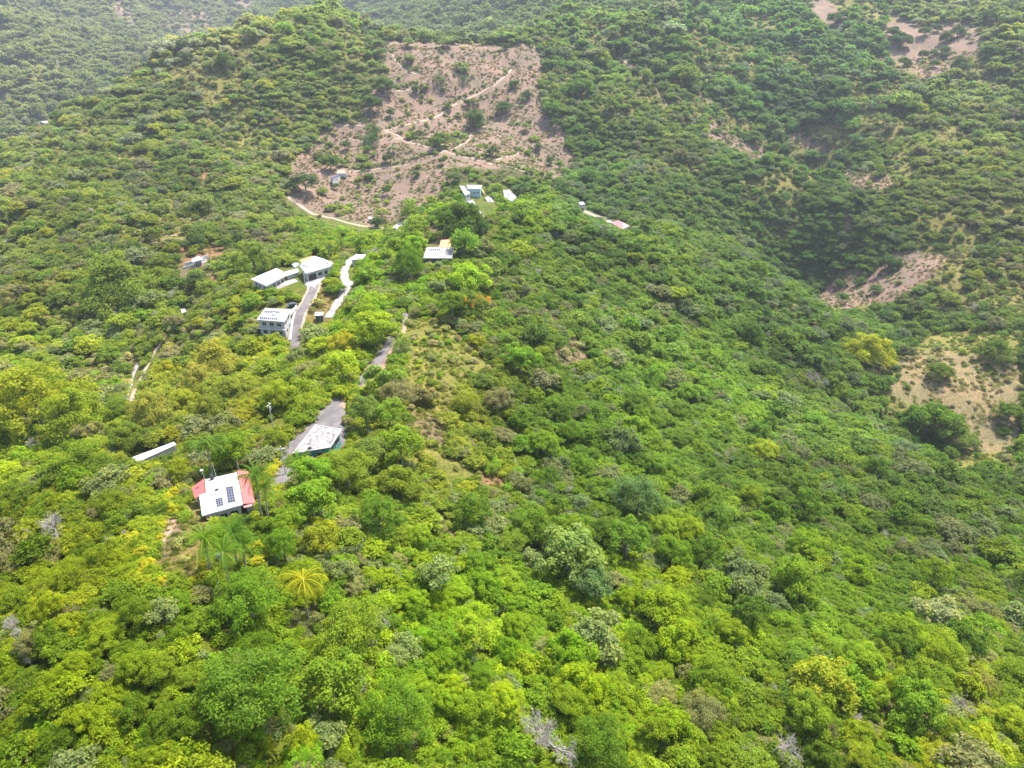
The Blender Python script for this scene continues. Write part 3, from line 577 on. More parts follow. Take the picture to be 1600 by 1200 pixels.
# sheds and huts
for nm, lb, ref, h, pl, rm, wm in (
 ('garden_shed', 'tiny white shed alone in the scrub below the veranda house', (286, 485.5), 2.3, '282.5,483 289,482.5 291,487 284,488.5', 'white', 'wall'),
 ('dark_roofed_barn', 'barn with a dark blue grey roof on the bare far slope', (522, 275), 3.2, '516,277.5 529,271.5 531.5,273 519.5,280', 'blueroof', 'wall'),
 ('roadside_hut', 'tiny white hut beside a tree at the end of the pale dirt track', (577.5, 340), 3.0, '575,339 580.5,338.8 581,341.5 575.5,341.8', 'white', 'wall'),
 ('long_white_shed', 'long narrow white roof half buried in thicket left of the palms', (237, 706), 2.8, '201,716.5 272,690 275,694.5 210,724', 'white', 'wall'),
 ('far_white_shed', 'small white shed on the distant tan shoulder at the left edge', (68, 190), 3.5, '61,189.5 68,188 77,189.5 70,192', 'white', 'wall')):
    H = House(nm, lb, 'shed', ref, h); o, P = H.roof(pl, rm, .2); H.walls(P, wm, .2, top=h-.2)
    for e_ in (2, 1, 3): H.opening(e_, .5, .9, .8, 1.9)
H = House('concrete_slab', 'bare pinkish concrete slab next to the dark roofed barn', 'slab', (533, 266), .25); o, P = H.roof('528,262 536,262 541,271 526,271', 'track', .2, name='slab'); H.walls(P, 'wall', .1, top=.1)
# utility poles
for i, (a_, b_, h, lb) in enumerate(((478, 452, 8, 'utility pole at the bend of the village road'), (427, 668, 7, 'utility pole in the yellow scrub left of the concrete house'), (566, 378, 8, 'utility pole above the orange soil bank'), (447, 742, 7, 'utility pole by the road below the concrete house'), (1132, 380, 9, 'lone pole in the valley forest'))[:4]):
    p, _ = hit(a_, b_); p = p[0]; e_ = empty('utility_pole', p, .4+i, label=lb, cat='utility pole', group='utility poles along the roads')
    MB().tube([(0, 0, -.5), (0, 0, h)], [.16, .11], 8).build('pole', M['pole'], e_); MB().box(-.9, .9, -.06, .06, h-.7, h-.55).build('crossarm', M['pole'], e_)
    if i < 2: MB().tube([(.3, 0, h-2.2), (.3, 0, h-1.3)], [.22, .22], 10).build('transformer', M['steel'], e_)
# boulders and vehicles
p, _ = hit(463, 1020); m = MB(); bmesh.ops.create_icosphere(m.bm, subdivisions=3, radius=.55)
for v in m.bm.verts: v.co *= 1+.25*math.sin(v.co.x*4+1)*math.sin(v.co.y*5); v.co.z *= .7
o = m.build('boulder', M['rock'], label='pale grey boulder at the edge of the near thicket', cat='boulder'); o.location = p[0]+np.array([0, 0, .3])
def car(px, py, rz, paint, lb):
    p, _ = hit(px, py); p = p[0]; e_ = empty('parked_car', p+np.array([0, 0, .25]), rz, label=lb, cat='car')
    m = MB(); prof = [(-2.05, .35), (-2.1, .75), (-1.3, .92), (-.7, 1.4), (.9, 1.42), (1.6, .98), (2.05, .85), (2.08, .35)]
    for s_ in (0,):
        a = [m.bm.verts.new((x, -.85, z)) for x, z in prof]; b_ = [m.bm.verts.new((x, .85, z)) for x, z in prof]; n = len(prof)
        m.bm.faces.new(a); m.bm.faces.new(b_[::-1])
        for i in range(n): m.bm.faces.new((a[i], b_[i], b_[(i+1) % n], a[(i+1) % n]))
    body = m.build('body', paint, e_, bevel=.08)
    MB().prism([(-.6, -.86), (.8, -.86), (.8, .86), (-.6, .86)], 1.0, 1.3).build('side_window', M['dark'], body)
    m = MB(); m.box(-1.12, -.82, -.72, .72, .98, 1.3); m.build('windscreen', M['dark'], body)
    for x in (-1.3, 1.3):
        for y in (-.8, .8): MB().tube([(x, y-.1, .32), (x, y+.1, .32)], [.32, .32], 12).build('wheel', M['dark'], e_)
car(457, 480, .5, M['paintcar'], 'dark car parked by the white wall of the two storey house')
p, _ = hit(345, 873); e_ = empty('water_tank', p[0], 0, label='white water tank among the palms below the red winged house', cat='water tank')
MB().tube([(0, 0, 0), (0, 0, 1.2), (0, 0, 1.4)], [.55, .55, .3], 14).build('tank', M['white'], e_); MB().tube([(0, 0, 1.4), (0, 0, 1.5)], [.25, .25], 10).build('lid', M['dark'], e_)
# ---------------------------------------------------------------- plants: prototype meshes
def unit(v): return v/np.maximum(np.linalg.norm(v, axis=-1, keepdims=True), 1e-6)
def leafquads(c, n, L, W, rs):
    t = unit(np.cross(n, rs.normal(size=n.shape))); b_ = np.cross(n, t); L = np.reshape(L, (-1, 1)); W = np.reshape(W, (-1, 1))
    bend = n*L*.25
    V = np.stack([c-t*L-bend, c+b_*W, c+t*L-bend, c-b_*W], 1); return V.reshape(-1, 3), np.arange(len(c)*4).reshape(-1, 4)
def crown_arrays(seed, nl, nleaf, ls, flat=.75, lob=(.28, .46), asp=.5, tall=1.0, rag=.12, droop=0.0, low=.05, up=.6):
    """a crown of unit radius: leaf lobes crowded on an uneven dome"""
    rs = np.random.RandomState(seed); u = unit(rs.normal(size=(nl, 3))); u[:, 2] = np.abs(u[:, 2])*1.15-.22; u = unit(u)
    lr = rs.uniform(*lob, nl); reach = rs.uniform(.6, 1.2, nl)
    ctr = u*(reach-lr)[:, None]; ctr[:, 2] = ctr[:, 2]*flat*tall+low
    ctr[0] = (0, 0, flat*.35*tall); lr[0] = lob[1]
    k = rs.choice(nl, nleaf, p=lr**2/(lr**2).sum()); d = rs.normal(size=(nleaf, 3)); d = unit(d); d[:, 2] = np.where(d[:, 2] < -.35, -d[:, 2], d[:, 2]); d = unit(d+u[k]*.45)
    c = ctr[k]+d*(lr[k]*rs.uniform(.72, 1.08+rag, nleaf))[:, None]; c[:, 2] -= droop*np.linalg.norm(c[:, :2], axis=1)**2
    n = unit(d*.7+rs.normal(size=(nleaf, 3))*.5+np.array([0, 0, up])); s = ls*rs.uniform(.6, 1.35, nleaf)
    V, Fq = leafquads(c, n, s, s*asp, rs); lv = rs.uniform(.25, .75, nl)
    var = np.clip(lv[k]*.55+rs.uniform(0, .6, nleaf)*.9-.05, 0, 1); yel = np.clip((rs.rand(nl) < .3)[k]*.6+(rs.rand(nleaf) < .18)*.8, 0, 1)
    return V, Fq, var, yel, ctr, lr
def tubes_np(paths, n=5):
    V = []; Fq = []; o = 0
    for P, r in paths:
        P = np.asarray(P, float); r = np.asarray(r); t = unit(np.gradient(P, axis=0)); a = unit(np.cross(t, [.3, .9, .2])); b_ = np.cross(t, a)
        th = np.arange(n)*2*math.pi/n; ring = P[:, None]+r[:, None, None]*(a[:, None]*np.cos(th)[None, :, None]+b_[:, None]*np.sin(th)[None, :, None])
        V.append(ring.reshape(-1, 3)); I = o+np.arange(len(P)*n).reshape(len(P), n); Fq.append(np.stack([I[:-1], np.roll(I[:-1], -1, 1), np.roll(I[1:], -1, 1), I[1:]], -1).reshape(-1, 4)); o += len(P)*n
    return np.concatenate(V), np.concatenate(Fq)
def limbs(ctr, seed, z0=-1.0, r=.07, k=6):
    rs = np.random.RandomState(seed); paths = [([(0, 0, z0), (.02, 0, z0*.5), (.03, .02, -.15), (0, .02, .2)], [r, r*.8, r*.65, r*.4])]
    for c in ctr[rs.permutation(len(ctr))[:k]]:
        s = np.array([.02, 0, rs.uniform(-.35, 0)]); paths.append(([s, s*.4+c*.6*np.array([1, 1, .8]), c], [r*.5, r*.3, r*.12]))
    return tubes_np(paths)
PROTO = {}   # name -> (crown mesh, trunk mesh or None)
def vattrs(V, var, yel): return {'var': ('FACE', 'FLOAT', var), 'yel': ('FACE', 'FLOAT', yel)}
def proto_tree(name, seed, joined=False, bark='bark', **kw):
    V, Fq, var, yel, ctr, lr = crown_arrays(seed, **kw); TV, TF = limbs(ctr, seed)
    if joined:
        me = mesh_np(name, np.concatenate([V, TV]), np.concatenate([Fq, TF+len(V)]), [M['leaf'], M[bark]], np.concatenate([np.zeros(len(Fq)), np.ones(len(TF))]), vattrs(V, np.concatenate([var, np.zeros(len(TF))]), np.concatenate([yel, np.zeros(len(TF))])))
        PROTO[name] = (me, None)
    else:
        PROTO[name] = (mesh_np(name, V, Fq, [M['leaf']], attrs=vattrs(V, var, yel)), mesh_np(name+'_trunk', TV, TF, [M[bark]], smooth=True))
NEAR = [dict(nl=60, nleaf=9000, ls=.042, lob=(.14, .28)), dict(nl=80, nleaf=10000, ls=.038, lob=(.1, .24), rag=.4), dict(nl=46, nleaf=9000, ls=.043, lob=(.16, .32), flat=.6), dict(nl=90, nleaf=10000, ls=.036, lob=(.09, .2), rag=.45, flat=.85),
        dict(nl=42, nleaf=5200, ls=.06, asp=.45, rag=.4, lob=(.15, .28)), dict(nl=90, nleaf=13000, ls=.03, lob=(.12, .26), flat=.68, rag=.3), dict(nl=30, nleaf=3200, ls=.07, asp=.55, lob=(.12, .26), rag=.6), dict(nl=56, nleaf=8500, ls=.042, tall=1.35, lob=(.14, .3))]
for i, k in enumerate(NEAR): proto_tree('near_crown_%d' % i, 40+i, **k)
FARN = 6
for i in range(FARN): proto_tree('forest_crown_%d' % i, 80+i, joined=True, nl=34+6*i, nleaf=1700, ls=.095, lob=(.16, .34) if i % 2 else (.12, .28), rag=.5, flat=.58+.06*i)
for i in range(3): proto_tree('distant_crown_%d' % i, 95+i, joined=True, nl=10+2*i, nleaf=420, ls=.19, lob=(.28, .5), rag=.2)
for i in range(2): proto_tree('near_forest_crown_%d' % i, 99+i, joined=True, nl=80, nleaf=6500, ls=.046, lob=(.1, .24), rag=.5, flat=.62)
def bare_paths(seed, lev=4, L0=.62):
    rs = np.random.RandomState(seed); out = []
    def go(p, d, L, r, l):
        pts = [p]; dd = d
        for i in range(3): dd = unit(dd+rs.normal(size=3)*.16+np.array([0, 0, .04])); pts.append(pts[-1]+dd*L/3)
        out.append((pts, [r, r*.85, r*.7, r*.55]))
        if l:
            for k in range(4 if l > 1 else 5):
                q = pts[rs.randint(2, 4)]; nd = unit(dd*.75+rs.normal(size=3)*.62+np.array([0, 0, .15])); go(q, nd, L*rs.uniform(.55, .78), r*.55, l-1)
    go(np.array([0, 0, -.6]), np.array([0, 0, 1.]), L0, .06, lev); return out
for i in range(2):
    V, Fq = tubes_np(bare_paths(300+i, 5 if i == 0 else 4), 3); PROTO['bare_crown_%d' % i] = (mesh_np('bare_crown_%d' % i, V, Fq, [M['palebark']], smooth=True), None)
def palm_arrays(seed, nf=30, L=3.0, droop=.55, leafl=.55, young=.25):
    """fronds with two rows of drooping leaflets around the top of a trunk, origin at the crown base"""
    rs = np.random.RandomState(seed); V = []; Fq = []; var = []; o = 0
    for i in range(nf):
        az = i*2.4+rs.uniform(-.2, .2); el = rs.uniform(-.25, 1.25)*(1 if i > nf*young else .9); l = L*rs.uniform(.85, 1.1); n = 26; s = np.linspace(0, 1, n)
        e = el-droop*2.6*s**1.3; dx = np.cos(e)*l/n; dz = np.sin(e)*l/n; x = np.cumsum(dx); z = np.cumsum(dz); h = np.array([math.cos(az), math.sin(az), 0]); sd_ = np.array([-h[1], h[0], 0])
        P = h*x[:, None]+np.array([0, 0, 1])*z[:, None]; tng = unit(np.gradient(P, axis=0)); up_ = np.cross(tng, sd_); ln = leafl*np.sin(np.pi*np.clip(s*.92+.08, 0, 1))**.6; w_ = l/n*.46
        for sg in (-1, 1):
            tip = P+sd_*sg*ln[:, None]*.8-np.array([0, 0, 1])*ln[:, None]*rs.uniform(.5, 1.1, (n, 1))+tng*ln[:, None]*.45
            a = P-tng*w_*.5; b_ = P+tng*w_*.5; q = np.stack([a, b_, tip+tng*w_*.15, tip-tng*w_*.15], 1); V.append(q.reshape(-1, 3)); Fq.append(o+np.arange(n*4).reshape(n, 4)); o += n*4; var.append(np.full(n, rs.uniform(.2, .9))+rs.uniform(-.15, .15, n))
        a = P-sd_*.035; b_ = P+sd_*.035; V.append(np.concatenate([a, b_])); k = np.arange(n-1); Fq.append(np.stack([o+k, o+k+1, o+n+k+1, o+n+k], 1)); o += 2*n; var.append(np.full(n-1, .95))
    return np.concatenate(V), np.concatenate(Fq), np.clip(np.concatenate(var), 0, 1)
for i in range(3):
    V, Fq, var = palm_arrays(500+i); PROTO['palm_%d' % i] = (mesh_np('palm_fronds', V, Fq, [M['leaf']], attrs=vattrs(V, var, (var > .7)*.5)), None)
V, Fq, var = palm_arrays(510, 22, 3.2, .9, .5); PROTO['palm_3'] = (mesh_np('palm_fronds', V, Fq, [M['leaf']], attrs=vattrs(V, var, (var > .5)*1.)), None)
# tufts for undergrowth and dry scrub: leaves / blades only
def tuft(name, seed, n, ls, blade=False):
    rs = np.random.RandomState(seed)
    if blade:
        az = rs.uniform(0, 2*math.pi, n); r = rs.rand(n)**.5*.6; base_ = np.stack([r*np.cos(az), r*np.sin(az), np.zeros(n)], 1); d = unit(np.stack([np.cos(az), np.sin(az), rs.uniform(.8, 2.5, n)], 1)); s = unit(np.cross(d, rs.normal(size=(n, 3)))); l = rs.uniform(.4, 1, n)[:, None]
        V = np.stack([base_-s*ls, base_+s*ls, base_+d*l+s*ls*.3, base_+d*l-s*ls*.3], 1).reshape(-1, 3); Fq = np.arange(n*4).reshape(-1, 4); var = rs.uniform(.2, 1, n); yel = (rs.rand(n) < .5)*.6
    else: V, Fq, var, yel, _, _ = crown_arrays(seed, 7, n, ls, lob=(.3, .6), rag=.3)
    PROTO[name] = (mesh_np(name, V, Fq, [M['leaf']], attrs=vattrs(V, var, yel)), None)
for i in range(4): tuft('shrub_%d' % i, 600+i, 420, .15)
tuft('tuft_0', 620, 110, .035, True); tuft('tuft_1', 621, 90, .05, True)
# ---------------------------------------------------------------- where plants stand
def scatter(cell, r0, r1, jit=.48, seed=1, mx=.95):
    rs = np.random.RandomState(seed); xs = np.arange(-r1*mx, r1*mx, cell); ys = np.arange(max(20, 0), r1, cell); X, Y = np.meshgrid(xs, ys, indexing='ij')
    X = X.ravel()+rs.uniform(-jit, jit, X.size)*cell; Y = Y.ravel()+rs.uniform(-jit, jit, Y.size)*cell; Z = height(X, Y); R = np.sqrt(X*X+Y*Y+(Z-CAMZ)**2); k = (R >= r0) & (R < r1)
    X, Y, Z, R = X[k], Y[k], Z[k], R[k]; a, b_, c = proj(X, Y, Z+2); m = 330+8000/np.maximum(R, 1); k = (a > -m) & (a < 1600+m) & (b_ > -200) & (b_ < 1200+m)
    return X[k], Y[k], Z[k], R[k], a[k], b_[k]
def patchkeep(a, b_, R, X, Y):
    """chance that a tree stands here, from the clearings"""
    wb = (fbm(X/14, Y/14, 4)-.5)*24; cl = np.clip((fbm(X/22+31, Y/22+7, 3)-.62)/.05, 0, 1)*.16; p = 1-.72*openness(X, Y, a, b_, R)
    for P, d0, d1, c, keep in PATCH:
        k = inpoly(a+wb, b_+wb*.6, P) & (R > d0) & (R < d1); p[k] = np.minimum(p[k], keep+(cl[k] if d1 >= 1000 else 0))
    for _, wd, T in TRACKS:
        for i in range(len(T)-1):
            a0, b0 = T[i]; d = T[i+1]-T[i]; L2 = d@d; u = np.clip(((a-a0)*d[0]+(b_-b0)*d[1])/L2, 0, 1); dist = np.hypot(a-a0-u*d[0], b_-b0-u*d[1]); p[(dist < 1.2+wd*.5*F/np.maximum(R, 100)) & (R < 1200)] = -9
    return p
def blocked(X, Y, Z, R, rad, top, margin=1.0):
    """crown would stand on or hide a house or a road"""
    a, b_, _ = proj(X, Y, Z+top*.6); pr = rad*F/R*margin; out = np.zeros(len(X), bool)
    th = np.arange(8)*math.pi/4
    for P in KEEP:
        k = np.nonzero((a > P[:, 0].min()-80) & (a < P[:, 0].max()+80) & (b_ > P[:, 1].min()-80) & (b_ < P[:, 1].max()+80))[0]
        if not len(k): continue
        h = inpoly(a[k], b_[k], P)
        for t_ in th: h |= inpoly(a[k]+np.cos(t_)*pr[k]*.8, b_[k]+np.sin(t_)*pr[k]*.8, P)
        out[k] |= h
    return out
BUILT = [(o.location.x, o.location.y, 5.5) for o in bpy.data.objects if o.type == 'EMPTY' and o.parent is None]
def nearbuilt(X, Y, rad):
    out = np.zeros(len(X), bool)
    for x, y, r in BUILT: out |= (X-x)**2+(Y-y)**2 < (r+rad*.6)**2
    return out
SPEC = np.array([(1, 1, 1), (1, 1, 1), (.72, .82, .85), (.6, .72, .8), (1.2, 1.12, .75), (1.1, 1.08, 1.7), (1.25, .95, 1.25), (.85, 1.05, .8), (1.36, 1.16, .65)])
SPW = np.array([.22, .13, .14, .11, .13, .09, .08, .06, .04]); SPW /= SPW.sum()
def tints(a, b_, X, Y, rs):
    base = vegcol(np.clip(a, -200, 1800), np.clip(b_, -100, 1300)); k = rs.choice(len(SPEC), len(a), p=SPW); fld = fbm(X/13+40, Y/13+9, 4); fld = np.argsort(np.argsort(fld))/len(fld); kk = np.searchsorted(np.cumsum(SPW), fld).clip(0, len(SPEC)-1); k = np.where(rs.rand(len(a)) < .55, kk, k); big = fbm(X/45+5, Y/45+2, 3)
    t_ = base*SPEC[k]*(.88+.3*rs.rand(len(a), 1))*(1+(big[:, None]-.5)*.7)*GAIN
    grey = (k == 5) | (k == 6); t_[grey] = t_[grey]*.6+t_[grey].mean(1, keepdims=True)*.4; t_[:, 0] = np.clip(t_[:, 0], t_[:, 1]*.55, t_[:, 1]*1.06); R_d = np.hypot(X, Y); far = np.clip((R_d-900)/500, 0, 1)[:, None]; t_ = t_*(1-far*.6)+base*GAIN*far*.6; t_ *= (1+.5*np.clip((400-b_)/350, 0, 1))[:, None]*(1-.3*far); return t_, k  # plants on the upper hills get brighter tints: haze put into their colour
GAIN = np.array([1.06, .88, .85])
def instancer(name, pts, pidx, rot, scl, tint, protos, **kw):
    """one object that scatters prototype meshes over its points with geometry nodes"""
    me = bpy.data.meshes.new(name); me.vertices.add(len(pts)); me.vertices.foreach_set('co', np.asarray(pts, np.float32).ravel())
    for nm, typ, arr, f in (('pidx', 'INT', pidx, 'value'), ('prot', 'FLOAT_VECTOR', rot, 'vector'), ('pscl', 'FLOAT_VECTOR', scl, 'vector'), ('tint', 'FLOAT_VECTOR', tint, 'vector')):
        at = me.attributes.new(nm, typ, 'POINT'); at.data.foreach_set(f, np.asarray(arr, np.int32 if typ == 'INT' else np.float32).ravel())
    o = link(name, me, **kw); c = bpy.data.collections.new(name+'_plants')
    for i, p in enumerate(protos): q = bpy.data.objects.new('plant_%02d' % i, PROTO[p][0]); c.objects.link(q)
    g = bpy.data.node_groups.new(name, 'GeometryNodeTree'); g.interface.new_socket('Geometry', in_out='INPUT', socket_type='NodeSocketGeometry'); g.interface.new_socket('Geometry', in_out='OUTPUT', socket_type='NodeSocketGeometry')
    gi = g.nodes.new('NodeGroupInput'); go = g.nodes.new('NodeGroupOutput'); ci = g.nodes.new('GeometryNodeCollectionInfo'); ci.inputs['Collection'].default_value = c; ci.inputs['Separate Children'].default_value = True; ci.inputs['Reset Children'].default_value = True
    ip = g.nodes.new('GeometryNodeInstanceOnPoints'); ip.inputs['Pick Instance'].default_value = True; mp = g.nodes.new('GeometryNodeMeshToPoints')
    def na(nm, typ): n = g.nodes.new('GeometryNodeInputNamedAttribute'); n.data_type = typ; n.inputs[0].default_value = nm; return n.outputs['Attribute']
    er = g.nodes.new('FunctionNodeEulerToRotation'); g.links.new(na('prot', 'FLOAT_VECTOR'), er.inputs[0])
    g.links.new(gi.outputs[0], mp.inputs[0]); g.links.new(mp.outputs[0], ip.inputs['Points']); g.links.new(ci.outputs[0], ip.inputs['Instance']); g.links.new(na('pidx', 'INT'), ip.inputs['Instance Index']); g.links.new(er.outputs[0], ip.inputs['Rotation']); g.links.new(na('pscl', 'FLOAT_VECTOR'), ip.inputs['Scale'])
    g.links.new(ip.outputs[0], go.inputs[0]); m = o.modifiers.new('scatter', 'NODES'); m.node_group = g; return o
def rots(n, rs, tilt=.12): return np.stack([rs.uniform(-tilt, tilt, n), rs.uniform(-tilt, tilt, n), rs.uniform(0, 6.283, n)], 1)
# ---------------------------------------------------------------- landmark plants (placed one by one)
def zone(px, py):
    for nm, P in (('far slope', (620, 180)),): pass
    L = [((346, 770), 'the red winged house'), ((496, 686), 'the concrete house'), ((430, 495), 'the two storey house'), ((460, 430), 'the long white house'), ((685, 395), 'the crest house'), ((760, 300), 'the ridge end hamlet'),
         ((967, 350), 'the pink roofed house'), ((309, 405), 'the veranda house'), ((525, 275), 'the dark roofed barn'), ((237, 706), 'the long white shed'), ((690, 620), 'the grassy clearing'), ((585, 570), 'the ridge road'), ((476, 910), 'the yellow coconut palm'), ((870, 1170), 'the bare grey tree'), ((1500, 620), 'the tan pasture')]
    d = [math.hypot(px-a[0], (py-a[1])) for a, _ in L]; i = int(np.argmin(d)); (ax, ay), nm = L[i]; D = d[i]; dx = px-ax; dy = py-ay
    how = 'beside' if D < 45 else ('near' if D < 100 else ('well' if D < 260 else 'far'))
    v = ('below' if dy > 0 else 'above') if abs(dy) > abs(dx) else ('right of' if dx > 0 else 'left of')
    return (how+' '+nm) if how in ('beside', 'near') else '%s %s %s' % (how, v, nm)
CNT = {}
def add_tree(kind, X, Y, Z, R, tint, protos, label, cat='tree', group=None, seed=0, H=None, sq=1.0, bark='bark', part='crown'):
    """kind > crown, trunk; crown radius R, crown centre H above the ground"""
    rs = random.Random(int(seed*7+X*13)); H = R*.8 if H is None else H; e_ = empty(kind, (X, Y, Z), rs.uniform(0, 6.28), label=label, cat=cat, group=group)
    cm, tm = PROTO[protos]; c = link(part, cm, e_); c.location = (0, 0, H); c.scale = (R*rs.uniform(.92, 1.15), R*rs.uniform(.8, 1.05), R*sq*rs.uniform(.8, 1.15)); c.rotation_euler = (rs.uniform(-.22, .22), rs.uniform(-.22, .22), 0); c['tint'] = [float(v) for v in tint]
    if tm:
        t_ = link('trunk', tm, e_); t_.location = (0, 0, H); t_.scale = (R, R, max(R*.8, H*1.05))
    return e_
SPOT = []
def spot(px, py, wpx, kind, tint, proto, label, cat='tree', H=None, sq=1., grp=None, part='crown'):
    """a plant whose crown is centred on photo pixel (px,py) and wpx pixels wide"""
    R = None; p, T = hit(px, py)
    D = float(T[0])*.97; R = wpx/2*D/F; Hh = R*.8 if H is None else H
    r = ray(px, py); tt = float(T[0])
    for _ in range(80):
        q = np.array([0, 0, CAMZ])+r*tt
        if q[2]-float(height(q[0], q[1])) >= Hh+R*.25*sq: break
        tt -= .4
    SPOT.append((q[0], q[1], R)); z = float(height(q[0], q[1])); return add_tree(kind, q[0], q[1], z, R, (lambda q: np.array([min(max(q[0], q[1]*.56), q[1]*(1.04 if kind != 'blossom_cluster' else 9)), q[1], max(q[2], q[1]*.05)]))((np.array(lin(tint))*.78+.22*vegcol(np.array([px]), np.array([py]))[0])*GAIN*.88), proto, label, cat, grp, len(SPOT), Hh, sq, part=part)
BR = (150, 195, 18); DG = (64, 112, 34); MG = (100, 145, 38); YG = (178, 190, 20); YL = (196, 204, 20); GG = (140, 155, 110)
